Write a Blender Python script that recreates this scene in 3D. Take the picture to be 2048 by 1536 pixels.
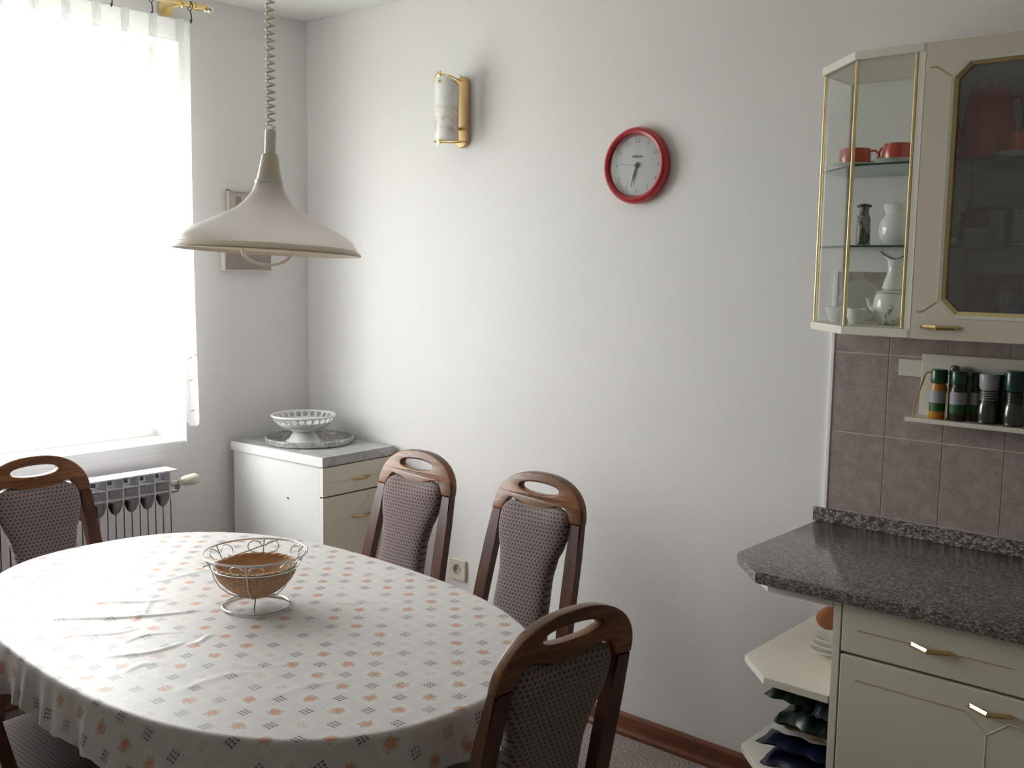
import bpy, bmesh, math, random
from mathutils import Vector, Matrix
PI = math.pi
random.seed(7)
for o in list(bpy.data.objects): bpy.data.objects.remove(o)
SC = bpy.context.scene
COL = SC.collection

# ------------------------------------------------------------------ camera
cam_d = bpy.data.cameras.new('camera'); cam = bpy.data.objects.new('camera', cam_d); COL.objects.link(cam)
CAM = Vector((3.585, -2.8, 1.57))
yaw, pit, rol = -0.7124, 0.11366, 0.015434
fw = Vector((math.sin(yaw)*math.cos(pit), math.cos(yaw)*math.cos(pit), -math.sin(pit)))
rt = Vector((math.cos(yaw), -math.sin(yaw), 0)); up = rt.cross(fw)
rt2 = rt*math.cos(rol) + up*math.sin(rol); up2 = up*math.cos(rol) - rt*math.sin(rol)
M = Matrix((rt2, up2, -fw)).transposed().to_4x4(); M.translation = CAM
cam.matrix_world = M
cam_d.sensor_fit = 'HORIZONTAL'; cam_d.sensor_width = 36.0; cam_d.lens = 36.0*2067.17/2048
cam_d.clip_start = 0.02; cam_d.clip_end = 200
SC.camera = cam

# ------------------------------------------------------------------ world, light, exposure
SKY = 12.0
w = bpy.data.worlds.new('sky'); SC.world = w; w.use_nodes = True
nt = w.node_tree; nt.nodes.clear()
wo = nt.nodes.new('ShaderNodeOutputWorld'); bg = nt.nodes.new('ShaderNodeBackground')
tc = nt.nodes.new('ShaderNodeTexCoord'); sx = nt.nodes.new('ShaderNodeSeparateXYZ'); rp = nt.nodes.new('ShaderNodeValToRGB')
nt.links.new(tc.outputs['Generated'], sx.inputs[0]); nt.links.new(sx.outputs['Z'], rp.inputs[0])
rp.color_ramp.elements[0].position = 0.0; rp.color_ramp.elements[0].color = (0.42, 0.42, 0.38, 1)
rp.color_ramp.elements[1].position = 0.06; rp.color_ramp.elements[1].color = (1.0, 0.975, 0.985, 1)
nt.links.new(rp.outputs[0], bg.inputs['Color']); bg.inputs['Strength'].default_value = SKY
nt.links.new(bg.outputs[0], wo.inputs[0])
SC.view_settings.view_transform = 'Standard'; SC.view_settings.look = 'None'
SC.view_settings.exposure = 0.80; SC.view_settings.gamma = 1.0; SC.view_settings.use_curve_mapping = False
try:
    SC.cycles.max_bounces = 14; SC.cycles.diffuse_bounces = 8; SC.cycles.transparent_max_bounces = 24
    SC.cycles.transmission_bounces = 8; SC.cycles.glossy_bounces = 5
    SC.cycles.caustics_reflective = False; SC.cycles.caustics_refractive = False
    SC.cycles.sample_clamp_indirect = 6.0
except Exception: pass
# window opening (left wall): y range, z range
WY0, WY1, WZ0, WZ1 = -2.30, -0.60, 0.865, 2.39
pl = bpy.data.lights.new('window_portal', 'AREA'); pl.shape = 'RECTANGLE'; pl.size = WZ1-WZ0; pl.size_y = WY1-WY0
plo = bpy.data.objects.new('window_portal', pl); COL.objects.link(plo)
plo.location = (-0.36, (WY0+WY1)/2, (WZ0+WZ1)/2); plo.rotation_euler = (0, -PI/2, 0)
try: pl.cycles.is_portal = True
except Exception: pass

# ------------------------------------------------------------------ node helpers
class V:
    """scalar socket with arithmetic"""
    def __init__(s, nt, sock): s.nt, s.s = nt, sock
    def op(s, name, *a):
        n = s.nt.nodes.new('ShaderNodeMath'); n.operation = name
        for i, x in enumerate((s,)+a):
            if isinstance(x, V): s.nt.links.new(x.s, n.inputs[i])
            else: n.inputs[i].default_value = x
        return V(s.nt, n.outputs[0])
    def __add__(s, o): return s.op('ADD', o)
    def __sub__(s, o): return s.op('SUBTRACT', o)
    def __mul__(s, o): return s.op('MULTIPLY', o)
    def __truediv__(s, o): return s.op('DIVIDE', o)
    def lt(s, o): return s.op('LESS_THAN', o)
    def gt(s, o): return s.op('GREATER_THAN', o)
    def abs(s): return s.op('ABSOLUTE')
    def floor(s): return s.op('FLOOR')
    def frac(s): return s.op('FRACT')
    def min(s, o): return s.op('MINIMUM', o)
    def max(s, o): return s.op('MAXIMUM', o)
    def sqrt(s): return s.op('SQRT')
    def step(s, a, b):      # smooth 0..1 between a and b
        n = s.nt.nodes.new('ShaderNodeMapRange'); n.interpolation_type = 'SMOOTHSTEP'
        s.nt.links.new(s.s, n.inputs['Value']); n.inputs['From Min'].default_value = a; n.inputs['From Max'].default_value = b
        return V(s.nt, n.outputs['Result'])

def newmat(name):
    m = bpy.data.materials.new(name); m.use_nodes = True
    b = m.node_tree.nodes['Principled BSDF']
    return m, m.node_tree, b
def setc(b, col=None, rough=None, metal=None, spec=None, **k):
    if col is not None: b.inputs['Base Color'].default_value = (*col, 1)
    if rough is not None: b.inputs['Roughness'].default_value = rough
    if metal is not None: b.inputs['Metallic'].default_value = metal
    if spec is not None: b.inputs['Specular IOR Level'].default_value = spec
    for kk, v in k.items(): b.inputs[kk.replace('_', ' ')].default_value = v
def coord(nt, kind='Object'):
    n = nt.nodes.new('ShaderNodeTexCoord'); return n.outputs[kind]
def sep(nt, sock):
    n = nt.nodes.new('ShaderNodeSeparateXYZ'); nt.links.new(sock, n.inputs[0])
    return [V(nt, n.outputs[i]) for i in range(3)]
def noise(nt, sock, scale, detail=3, rough=.55, dist=0, col=False):
    n = nt.nodes.new('ShaderNodeTexNoise'); n.inputs['Scale'].default_value = scale; n.inputs['Detail'].default_value = detail
    n.inputs['Roughness'].default_value = rough; n.inputs['Distortion'].default_value = dist
    if sock is not None: nt.links.new(sock, n.inputs['Vector'])
    return n.outputs['Color'] if col else V(nt, n.outputs[0])
def mixc(nt, fac, a, b):
    n = nt.nodes.new('ShaderNodeMix'); n.data_type = 'RGBA'
    if isinstance(fac, V): nt.links.new(fac.s, n.inputs[0])
    else: n.inputs[0].default_value = fac
    for i, x in ((6, a), (7, b)):
        if isinstance(x, tuple): n.inputs[i].default_value = (*x, 1)
        else: nt.links.new(x, n.inputs[i])
    return n.outputs[2]
def bump(nt, b, h, strength=.2, dist=.01):
    n = nt.nodes.new('ShaderNodeBump'); n.inputs['Strength'].default_value = strength; n.inputs['Distance'].default_value = dist
    nt.links.new(h.s if isinstance(h, V) else h, n.inputs['Height']); nt.links.new(n.outputs[0], b.inputs['Normal'])
def mapping(nt, sock, scale=(1, 1, 1), rot=(0, 0, 0)):
    n = nt.nodes.new('ShaderNodeMapping'); nt.links.new(sock, n.inputs[0]); n.inputs['Scale'].default_value = scale; n.inputs['Rotation'].default_value = rot
    return n.outputs[0]

def plain(name, col, rough=.5, metal=0, spec=.5, var=.06, scale=18, bmp=0, **k):
    m, nt, b = newmat(name); setc(b, None, rough, metal, spec, **k)
    f = noise(nt, coord(nt), scale, 3)
    lo = tuple(max(0, c*(1-var)) for c in col); hi = tuple(min(1, c*(1+var)) for c in col)
    nt.links.new(mixc(nt, f, lo, hi), b.inputs['Base Color'])
    if bmp: bump(nt, b, noise(nt, coord(nt), scale*12, 2), bmp, .002)
    return m

def wall_mat(name, col):
    m, nt, b = newmat(name); setc(b, None, .85, 0, .2)
    c = coord(nt)
    f = noise(nt, c, 2.2, 3)
    nt.links.new(mixc(nt, f, tuple(x*.97 for x in col), tuple(min(1, x*1.02) for x in col)), b.inputs['Base Color'])
    bump(nt, b, noise(nt, c, 170, 3, .6) + noise(nt, c, 45, 2)*.5, .18, .003)
    return m
def wood_mat(name, a, b_, rough=.3, axis=2, sc=9, coat=.35):
    m, nt, b = newmat(name); setc(b, None, rough, 0, .5, Coat_Weight=coat, Coat_Roughness=.18)
    c = coord(nt); s = [3.2]*3; s[axis] = .35
    g = noise(nt, mapping(nt, c, tuple(s)), sc, 6, .6, 1.2)
    g2 = noise(nt, mapping(nt, c, tuple(x*3 for x in s)), sc*5, 3, .5, .4)
    nt.links.new(mixc(nt, (g*.7+g2*.3).step(.32, .68), a, b_), b.inputs['Base Color'])
    bump(nt, b, g2, .05, .001)
    return m
def glass_mat(name, tint=(.93, .96, .95), refl=.09, rough=.02, alpha_dark=None):
    m = bpy.data.materials.new(name); m.use_nodes = True; nt = m.node_tree; nt.nodes.clear()
    o = nt.nodes.new('ShaderNodeOutputMaterial'); t = nt.nodes.new('ShaderNodeBsdfTransparent'); g = nt.nodes.new('ShaderNodeBsdfGlossy')
    t.inputs[0].default_value = (*tint, 1); g.inputs['Roughness'].default_value = rough
    fr = nt.nodes.new('ShaderNodeLayerWeight'); fr.inputs[0].default_value = .5
    f = V(nt, fr.outputs['Facing']).op('POWER', 5.0)*.8 + (.035 + refl*.25)
    mx = nt.nodes.new('ShaderNodeMixShader'); nt.links.new(f.s, mx.inputs[0]); nt.links.new(t.outputs[0], mx.inputs[1]); nt.links.new(g.outputs[0], mx.inputs[2])
    nt.links.new(mx.outputs[0], o.inputs[0]); return m

MAT = {}
MAT['wall'] = wall_mat('wall_paint', (.83, .812, .815))
MAT['wall_dim'] = wall_mat('far_wall_bounce_tone', (.42, .39, .36))  # unseen walls toned darker to cut the bounce light
MAT['ceiling'] = wall_mat('ceiling_paint', (.84, .84, .815))
MAT['cream'] = plain('cream_lacquer', (.70, .65, .545), .38, var=.02, scale=6)
MAT['cream_light'] = plain('cream_edge', (.76, .72, .64), .4, var=.02, scale=6)
MAT['white_lam'] = plain('white_laminate', (.78, .78, .765), .42, var=.02, scale=5)
MAT['white_edge'] = plain('white_edging', (.84, .83, .80), .4, var=.02)
MAT['dark_gap'] = plain('gap_shade_dark_metal', (.10, .08, .07), .7)  # dark tone for shaded gaps; also the metal of the hooks
MAT['brass'] = plain('brass', (.86, .66, .32), .16, 1.0, var=.08)
MAT['brass_dull'] = plain('brass_dull', (.70, .50, .20), .35, 1.0, var=.12)
MAT['brass_matt'] = plain('brass_matt', (.60, .42, .22), .5, .7, var=.1)
MAT['gold_trim'] = plain('gold_trim', (.82, .68, .36), .3, .9, var=.08)
MAT['olive'] = plain('groove_shade', (.50, .44, .28), .45, .3)  # shade of a routed groove put into the colour
MAT['chrome'] = plain('silver_wire', (.66, .66, .67), .25, 1.0)
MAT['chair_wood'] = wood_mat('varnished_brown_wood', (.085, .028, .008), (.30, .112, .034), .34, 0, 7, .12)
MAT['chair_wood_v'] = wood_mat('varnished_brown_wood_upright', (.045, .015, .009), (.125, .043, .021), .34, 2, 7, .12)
MAT['skirt'] = wood_mat('skirting_wood', (.13, .040, .018), (.24, .085, .040), .35, 0, 8, .2)
MAT['white_enamel'] = plain('white_enamel', (.80, .79, .78), .35, var=.02)
MAT['lamp_cream'] = plain('cream_plastic', (.74, .66, .52), .35, var=.03)
MAT['lamp_in'] = plain('lamp_inner_white', (.86, .78, .66), .4, var=.02)
MAT['coil'] = plain('beige_coil_cord', (.70, .64, .57), .35, var=.05)
MAT['red_rim'] = plain('red_plastic', (.42, .012, .02), .35, var=.05, Coat_Weight=.3)
MAT['red_cer'] = plain('orange_red_glaze', (.50, .055, .025), .18, var=.08, Coat_Weight=.5)
MAT['red_cer2'] = plain('dark_red_glaze', (.46, .05, .042), .25, var=.15, scale=9, Coat_Weight=.4)
MAT['porcelain'] = plain('white_porcelain', (.80, .80, .78), .12, var=.02, Coat_Weight=.6)
MAT['black'] = plain('black_plastic', (.015, .015, .018), .4)
MAT['glass'] = glass_mat('clear_glass', (.975, .985, .98), .05)
MAT['door_glass'] = glass_mat('door_glass', (.97, .975, .975), .42, .04)
MAT['pane'] = glass_mat('window_glass', (.96, .98, .97))
MAT['shelf_glass'] = glass_mat('green_shelf_glass', (.80, .87, .84), .2)
MAT['glass_edge'] = plain('glass_shelf_edge', (.02, .055, .048), .2, var=.1)
MAT['tumbler'] = glass_mat('drinking_glass', (.88, .90, .90), .25)
MAT['radiator'] = plain('radiator_enamel', (.72, .72, .75), .4, var=.02)
MAT['rad_shade'] = plain('radiator_recess_shade', (.20, .20, .25), .7)  # shade of the radiator voids as a colour
MAT['valve'] = plain('valve_cream', (.74, .69, .58), .4)
MAT['steel'] = plain('steel_pipe', (.45, .43, .40), .4, .8)
MAT['blue'] = plain('blue_plastic', (.012, .05, .26), .4)
MAT['dark_tray'] = plain('dark_tray', (.03, .03, .035), .35)
MAT['brown_tray'] = plain('brown_smoked_tray', (.20, .15, .14), .3)
MAT['terracotta'] = plain('terracotta', (.42, .17, .075), .6, var=.12)
MAT['green_cap'] = plain('green_cap', (.006, .065, .024), .3, Coat_Weight=.3)
MAT['teal_cap'] = plain('dark_teal_cap', (.004, .045, .035), .25, Coat_Weight=.3)
MAT['grey_cap'] = plain('grey_cap', (.42, .44, .45), .35)
MAT['spice_amber'] = plain('amber_spice', (.55, .23, .02), .3, var=.2, scale=60)
MAT['spice_dark'] = plain('dark_peppercorns', (.035, .03, .022), .3, var=.7, scale=160)
MAT['spice_green'] = plain('dried_herbs', (.07, .09, .03), .5, var=.5, scale=140)
MAT['label_white'] = plain('label_white', (.38, .38, .42), .5)
MAT['label_green'] = plain('label_green', (.02, .10, .025), .5)
MAT['label_yellow'] = plain('label_yellow', (.50, .46, .08), .5)
MAT['bag_green'] = plain('dark_green_plastic', (.007, .018, .010), .3, var=.6, scale=40)
MAT['bag_blue'] = plain('navy_plastic', (.004, .008, .028), .28, var=.5, scale=40)
MAT['bag_lblue'] = plain('blue_grey_plastic', (.03, .055, .09), .3, var=.4, scale=30)
MAT['paper'] = plain('grey_white_paper', (.50, .48, .49), .7, var=.1)
MAT['kraft'] = plain('beige_paper', (.46, .38, .28), .7, var=.1)
MAT['frame_white'] = plain('window_frame_white', (.82, .82, .81), .35, var=.02)
MAT['sill'] = plain('white_stone_sill', (.80, .80, .80), .3, var=.05)
MAT['shutter'] = plain('shutter_box', (.60, .55, .52), .6)
MAT['wicker'] = plain('wicker', (.68, .44, .27), .55, var=.45, scale=90, bmp=.3)
MAT['wicker_in'] = plain('wicker_dark', (.58, .36, .21), .6, var=.4, scale=90)
MAT['table_wood'] = wood_mat('table_wood', (.10, .04, .02), (.25, .11, .05), .35, 0, 7)
MAT['numeral'] = plain('pale_numeral', (.36, .33, .40), .6)
MAT['dial'] = plain('dial_paper', (.66, .62, .67), .55, var=.02)
MAT['plate_old'] = plain('aged_cream_plate', (.62, .58, .52), .5, var=.06)
MAT['plaque_brown'] = plain('plaque_brown', (.33, .28, .26), .6, var=.15, scale=40)
MAT['plaque_pale'] = plain('plaque_pale', (.58, .53, .49), .6, var=.1, scale=40)
MAT['grout'] = plain('tile_grout', (.66, .60, .57), .8)
MAT['bead'] = plain('white_tile_bead', (.95, .95, .94), .3)
MAT['crystal'] = plain('crystal', (.8, .75, .65), .08, .6)

def make_tile():
    m, nt, b = newmat('mauve_wall_tile'); setc(b, None, .32, 0, .5)
    oi = nt.nodes.new('ShaderNodeObjectInfo')
    g = nt.nodes.new('ShaderNodeNewGeometry')
    f = noise(nt, g.outputs['Position'], 34, 5, .65)
    f2 = noise(nt, g.outputs['Position'], 130, 3, .6)
    c1 = mixc(nt, f.step(.3, .7), (.30, .245, .228), (.40, .338, .315))
    c2 = mixc(nt, f2.step(.55, .72)*.5, c1, (.50, .44, .41))
    c3 = mixc(nt, V(nt, oi.outputs['Random'])*.12, c2, (.26, .21, .195))
    nt.links.new(c3, b.inputs['Base Color']); bump(nt, b, f, .05, .002)
    return m
MAT['tile'] = make_tile()
def make_granite(name, dark, mid, light, rough, sc=190):
    m, nt, b = newmat(name); setc(b, None, rough, 0, .5)
    c = coord(nt)
    v = nt.nodes.new('ShaderNodeTexVoronoi'); v.inputs['Scale'].default_value = sc; nt.links.new(mapping(nt, c, (.6, 1, 1)), v.inputs[0])
    r, g_, b_ = sep(nt, v.outputs['Color'])
    n1 = noise(nt, c, sc*.35, 4, .6)
    c1 = mixc(nt, r.step(.35, .8), dark, mid)
    c2 = mixc(nt, (g_*.6+n1*.5).step(.58, .82), c1, light)
    nt.links.new(c2, b.inputs['Base Color']); return m
MAT['granite'] = make_granite('speckled_granite_laminate', (.075, .063, .058), (.165, .140, .130), (.30, .265, .25), .15, 330)
MAT['granite_up'] = make_granite('speckled_upstand_laminate', (.08, .066, .060), (.21, .178, .165), (.42, .38, .355), .28, 230)
MAT['marble'] = make_granite('grey_marbled_laminate', (.34, .34, .33), (.42, .42, .405), (.50, .50, .49), .35, 30)

def make_fabric(name='dotted_mauve_upholstery', flat=False):
    m, nt, b = newmat(name); setc(b, None, .9, 0, .15, Sheen_Weight=.25)
    x, y, z = sep(nt, coord(nt))
    u = x/.0125; v = (y if flat else z)/.0105
    row = v.floor(); odd = (row*.5).frac().gt(.25)
    fu = (u + odd*.5).frac() - .5; fv = v.frac() - .5
    d = (fu*fu*1.0 + fv*fv*.8).sqrt()
    dot = V(nt, d.step(.20, .34).s)
    n = noise(nt, coord(nt), 160, 2)
    c = mixc(nt, dot, (.070, .046, .048), (.255, .203, .196))
    c = mixc(nt, n*.30, c, (.19, .14, .13))
    nt.links.new(c, b.inputs['Base Color']); bump(nt, b, dot*.6 + n*.4, .35, .002)
    return m
MAT['fabric'] = make_fabric()
MAT['fabric_seat'] = make_fabric('dotted_seat_upholstery', True)

def make_floor():
    # printed vinyl of small cobbles laid in fans (flat print)
    m, nt, b = newmat('fan_cobble_vinyl'); setc(b, None, .45, 0, .4)
    x, y, z = sep(nt, coord(nt))
    S = .19
    def fan(ox):
        u = (x/S + ox).frac() - .5; v = (y/(S*.5)); return u, v
    # scallop rows: row r covers y in [r, r+1); centre of arc at bottom middle; upper rows overlap
    v = y/(S*.5); r = v.floor(); odd = (r*.5).frac().gt(.25)
    u = (x/S + odd*.5).frac() - .5; fv = v.frac()*.5
    d0 = (u*u + fv*fv).sqrt()
    u1 = (x/S + (odd*-.5) + .5 + .0).frac() - .5
    fv1 = fv + .5
    u1 = (x/S + odd*.5 + .5).frac() - .5
    d1 = (u1*u1 + fv1*fv1).sqrt()
    inn = d0.lt(.5)
    d = d0*inn + d1*(inn*-1+1)
    uu = u*inn + u1*(inn*-1+1); vv = fv*inn + fv1*(inn*-1+1)
    ang = uu.op('ARCTAN2', vv)
    wob = noise(nt, coord(nt), 40, 2)*.02
    rr = (d+wob)/.083; ring = rr.floor(); fr = rr.frac()
    seg = (ang*(ring+.7)*1.15 + ring*.37); fs = seg.frac()
    # distances in cell units; grout where close to a border
    e = (fr - .5).abs().max((fs - .5).abs())
    gr = e.step(.36, .47)
    wn = nt.nodes.new('ShaderNodeTexWhiteNoise'); wn.noise_dimensions = '2D'
    cb = nt.nodes.new('ShaderNodeCombineXYZ'); nt.links.new((ring + (x/S).floor()*7).s, cb.inputs[0]); nt.links.new((seg.floor() + r*13).s, cb.inputs[1]); nt.links.new(cb.outputs[0], wn.inputs[0])
    st = mixc(nt, V(nt, wn.outputs[0]), (.37, .31, .285), (.47, .41, .385))
    st = mixc(nt, noise(nt, coord(nt), 90, 3).step(.4, .75)*.35, st, (.30, .25, .23))
    nt.links.new(mixc(nt, gr*.85, st, (.16, .125, .115)), b.inputs['Base Color'])
    return m
MAT['floor'] = make_floor()

def make_cloth():
    m, nt, b = newmat('printed_tablecloth'); setc(b, None, .42, 0, .4)
    uvn = nt.nodes.new('ShaderNodeUVMap'); uvn.uv_map = 'UVMap'
    uv = uvn.outputs[0]
    x, y, z = sep(nt, uv)
    P = .0795
    U = (x - 1.962)/P; W = (y + 1.747)/P
    ax = ((U+.5).frac()-.5)*P; ay = ((W+.5).frac()-.5)*P
    ins = ax.abs().lt(.0115)*ay.abs().lt(.0115)
    def tick(a): return (((a/.0075)+.5).frac()-.5).abs().lt(.33)
    sq = ins*tick(ax)*tick(ay)
    fade = noise(nt, uv, 9, 2).step(.25, .6)*.5+.5
    # pale plaid bands
    def band(a): return a.abs().lt(.015)*.5 + (((a.abs()-.0125).abs()).lt(.0009) + (a.abs()).lt(.0007))*.5
    bd = (band(ax) + band(ay)).min(1.0)
    # flowers
    gx = (U.frac()-.5)*P; gy = (W.frac()-.5)*P
    wn = nt.nodes.new('ShaderNodeTexWhiteNoise'); wn.noise_dimensions = '2D'
    cb = nt.nodes.new('ShaderNodeCombineXYZ'); nt.links.new(U.floor().s, cb.inputs[0]); nt.links.new(W.floor().s, cb.inputs[1]); nt.links.new(cb.outputs[0], wn.inputs[0])
    big = V(nt, wn.outputs[0]).gt(.42)
    d = (gx*gx + gy*gy).sqrt()
    n1 = noise(nt, uv, 150, 2, .5); n2 = noise(nt, uv, 230, 2, .5); n3 = noise(nt, uv, 80, 2, .5)
    R = big*.0045 + .0058
    pet = ((d + (n1-.5)*.026) - R).step(.0015, -.0015)*n2.step(.36, .44)
    leaf = ((d + (n3-.5)*.028) - (R+.006)).step(.0012, -.0012)*n1.step(.50, .55)
    base = (.69, .665, .655)
    c = mixc(nt, bd*.24, base, (.42, .38, .38))
    c = mixc(nt, leaf*(big*.35+.35), c, (.33, .28, .17))
    pc = mixc(nt, n2.step(.42, .6), (.52, .13, .06), (.66, .34, .20))
    sc_ = mixc(nt, .0, (.60, .50, .34), (0, 0, 0))
    pc = mixc(nt, big, sc_, pc)
    c = mixc(nt, pet*(big*.35+.5), c, pc)
    c = mixc(nt, sq*fade*.85, c, (.055, .05, .055))
    nt.links.new(c, b.inputs['Base Color'])
    bump(nt, b, noise(nt, uv, 22, 4, .6) + noise(nt, uv, 600, 1)*.05, .12, .006)
    return m
MAT['cloth'] = make_cloth()

def make_sheer(name, transp, col=(.92, .92, .91)):
    m = bpy.data.materials.new(name); m.use_nodes = True; nt = m.node_tree; nt.nodes.clear()
    o = nt.nodes.new('ShaderNodeOutputMaterial'); t = nt.nodes.new('ShaderNodeBsdfTransparent'); d = nt.nodes.new('ShaderNodeBsdfDiffuse'); l = nt.nodes.new('ShaderNodeBsdfTranslucent')
    d.inputs[0].default_value = (*col, 1); l.inputs[0].default_value = (*col, 1)
    m1 = nt.nodes.new('ShaderNodeMixShader'); m1.inputs[0].default_value = .55
    nt.links.new(d.outputs[0], m1.inputs[1]); nt.links.new(l.outputs[0], m1.inputs[2])
    m2 = nt.nodes.new('ShaderNodeMixShader')
    f = (noise(nt, coord(nt), 60, 2)*.10 + (1-transp-.05))
    nt.links.new(f.s, m2.inputs[0]); nt.links.new(t.outputs[0], m2.inputs[1]); nt.links.new(m1.outputs[0], m2.inputs[2])
    nt.links.new(m2.outputs[0], o.inputs[0]); return m
MAT['sheer'] = make_sheer('sheer_voile', .46, (.86, .86, .86))
MAT['sheer2'] = make_sheer('voile_hem', .42, (.86, .86, .86))

def make_opal():
    m = bpy.data.materials.new('opal_lamp_shade'); m.use_nodes = True; nt = m.node_tree; b = nt.nodes['Principled BSDF']
    setc(b, (.86, .82, .80), .32, 0, .5)
    t = nt.nodes.new('ShaderNodeBsdfTranslucent'); t.inputs[0].default_value = (.90, .85, .82, 1)
    mx = nt.nodes.new('ShaderNodeMixShader'); mx.inputs[0].default_value = .50
    o = nt.nodes['Material Output']; nt.links.new(b.outputs[0], mx.inputs[1]); nt.links.new(t.outputs[0], mx.inputs[2]); nt.links.new(mx.outputs[0], o.inputs[0])
    return m
MAT['opal'] = make_opal()
def make_frost():
    m, nt, b = newmat('frosted_white_glass'); setc(b, (.85, .83, .80), .3, 0, .5, Transmission_Weight=.0)
    x, y, z = sep(nt, coord(nt))
    n = noise(nt, coord(nt), 14, 4, .6, 1.5)
    c = mixc(nt, n.step(.45, .6)*.35, (.84, .83, .80), (.70, .70, .68))
    n2 = noise(nt, coord(nt), 22, 1, .5, .4)
    zz = (z + .055).abs()
    pk = (n2.step(.50, .62))*(zz.step(.045, .015))
    c = mixc(nt, pk*.55, c, (.52, .36, .38))
    ln = (((n2-.5).abs()).step(.03, .008))*((z+.03).abs().step(.06, .03))
    c = mixc(nt, ln*.5, c, (.50, .36, .20))
    nt.links.new(c, b.inputs['Base Color']); return m
MAT['frost'] = make_frost()
def make_decor():
    m, nt, b = newmat('decorated_porcelain'); setc(b, None, .12, 0, .5, Coat_Weight=.5)
    n = noise(nt, coord(nt), 30, 3, .6, 1.0); n2 = noise(nt, coord(nt), 12, 2)
    c = mixc(nt, n.step(.56, .64)*n2.step(.45, .6)*.8, (.76, .77, .75), (.13, .14, .16))
    nt.links.new(c, b.inputs['Base Color']); return m
MAT['decor'] = make_decor()
def make_jardec():
    m, nt, b = newmat('painted_jar'); setc(b, None, .2, 0, .5)
    x, y, z = sep(nt, coord(nt)); n = noise(nt, mapping(nt, coord(nt), (1, 1, .4)), 60, 3, .6, 1)
    c = mixc(nt, n.step(.45, .6), (.30, .26, .22), (.055, .05, .05))
    nt.links.new(c, b.inputs['Base Color']); return m
MAT['jardec'] = make_jardec()

# ------------------------------------------------------------------ mesh helpers
def bm_new(): return bmesh.new()
def box(bm, lo, hi, bev=0):
    vs = [bm.verts.new((x, y, z)) for x in (lo[0], hi[0]) for y in (lo[1], hi[1]) for z in (lo[2], hi[2])]
    F = [(0, 1, 3, 2), (4, 6, 7, 5), (0, 4, 5, 1), (2, 3, 7, 6), (0, 2, 6, 4), (1, 5, 7, 3)]
    fs = [bm.faces.new([vs[i] for i in f]) for f in F]
    if bev:
        es = list({e for f in fs for e in f.edges})
        bmesh.ops.bevel(bm, geom=es, offset=bev, segments=2, affect='EDGES', profile=.6)
    return vs
def prism(bm, pts, z0, z1, bev=0, bot_bev=True):
    """extrude polygon pts (xy) from z0 to z1"""
    a = [bm.verts.new((p[0], p[1], z0)) for p in pts]; b = [bm.verts.new((p[0], p[1], z1)) for p in pts]; n = len(pts)
    fs = [bm.faces.new(list(reversed(a))), bm.faces.new(b)] + [bm.faces.new((a[i], a[(i+1) % n], b[(i+1) % n], b[i])) for i in range(n)]
    if bev: bmesh.ops.bevel(bm, geom=list({e for f in fs for e in f.edges}), offset=bev, segments=2, affect='EDGES', profile=.6)
def lathe(bm, prof, n=32, c=(0, 0, 0), cap=True):
    rings = []
    for r, z in prof:
        if r < 1e-6: rings.append([bm.verts.new((c[0], c[1], c[2]+z))])
        else: rings.append([bm.verts.new((c[0]+r*math.cos(2*PI*i/n), c[1]+r*math.sin(2*PI*i/n), c[2]+z)) for i in range(n)])
    for a, b in zip(rings, rings[1:]):
        if len(a) == 1 and len(b) == 1: continue
        for i in range(n):
            j = (i+1) % n
            if len(a) == 1: bm.faces.new((a[0], b[j], b[i]))
            elif len(b) == 1: bm.faces.new((a[i], a[j], b[0]))
            else: bm.faces.new((a[i], a[j], b[j], b[i]))
def tube(bm, pts, r, n=8, closed=False, rz=None, caps=True):
    pts = [Vector(p) for p in pts]; N = len(pts); rings = []; prev = None
    for i, p in enumerate(pts):
        if closed: t = (pts[(i+1) % N]-pts[i-1])
        else: t = pts[min(i+1, N-1)]-pts[max(i-1, 0)]
        t.normalize()
        if prev is None:
            a = Vector((0, 0, 1)) if abs(t.z) < .9 else Vector((1, 0, 0))
            u = t.cross(a).normalized()
        else:
            u = (prev - t*prev.dot(t)).normalized()
        prev = u; v = t.cross(u)
        rr = r[i] if isinstance(r, (list, tuple)) else r
        r2 = rz if rz else rr
        rings.append([bm.verts.new(p + u*(rr*math.cos(2*PI*k/n+PI/n)) + v*(r2*math.sin(2*PI*k/n+PI/n))) for k in range(n)])
    M_ = N if closed else N-1
    for i in range(M_):
        a, b = rings[i], rings[(i+1) % N]
        for k in range(n): bm.faces.new((a[k], a[(k+1) % n], b[(k+1) % n], b[k]))
    if not closed and caps:
        bm.faces.new(list(reversed(rings[0]))); bm.faces.new(rings[-1])
def circle(c, r, n=32, axis='z', a0=0, a1=2*PI, closed=True):
    out = []
    for i in range(n if closed else n+1):
        a = a0+(a1-a0)*i/n; x, y = r*math.cos(a), r*math.sin(a)
        if axis == 'z': out.append((c[0]+x, c[1]+y, c[2]))
        elif axis == 'y': out.append((c[0]+x, c[1], c[2]+y))
        else: out.append((c[0], c[1]+x, c[2]+y))
    return out
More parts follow.
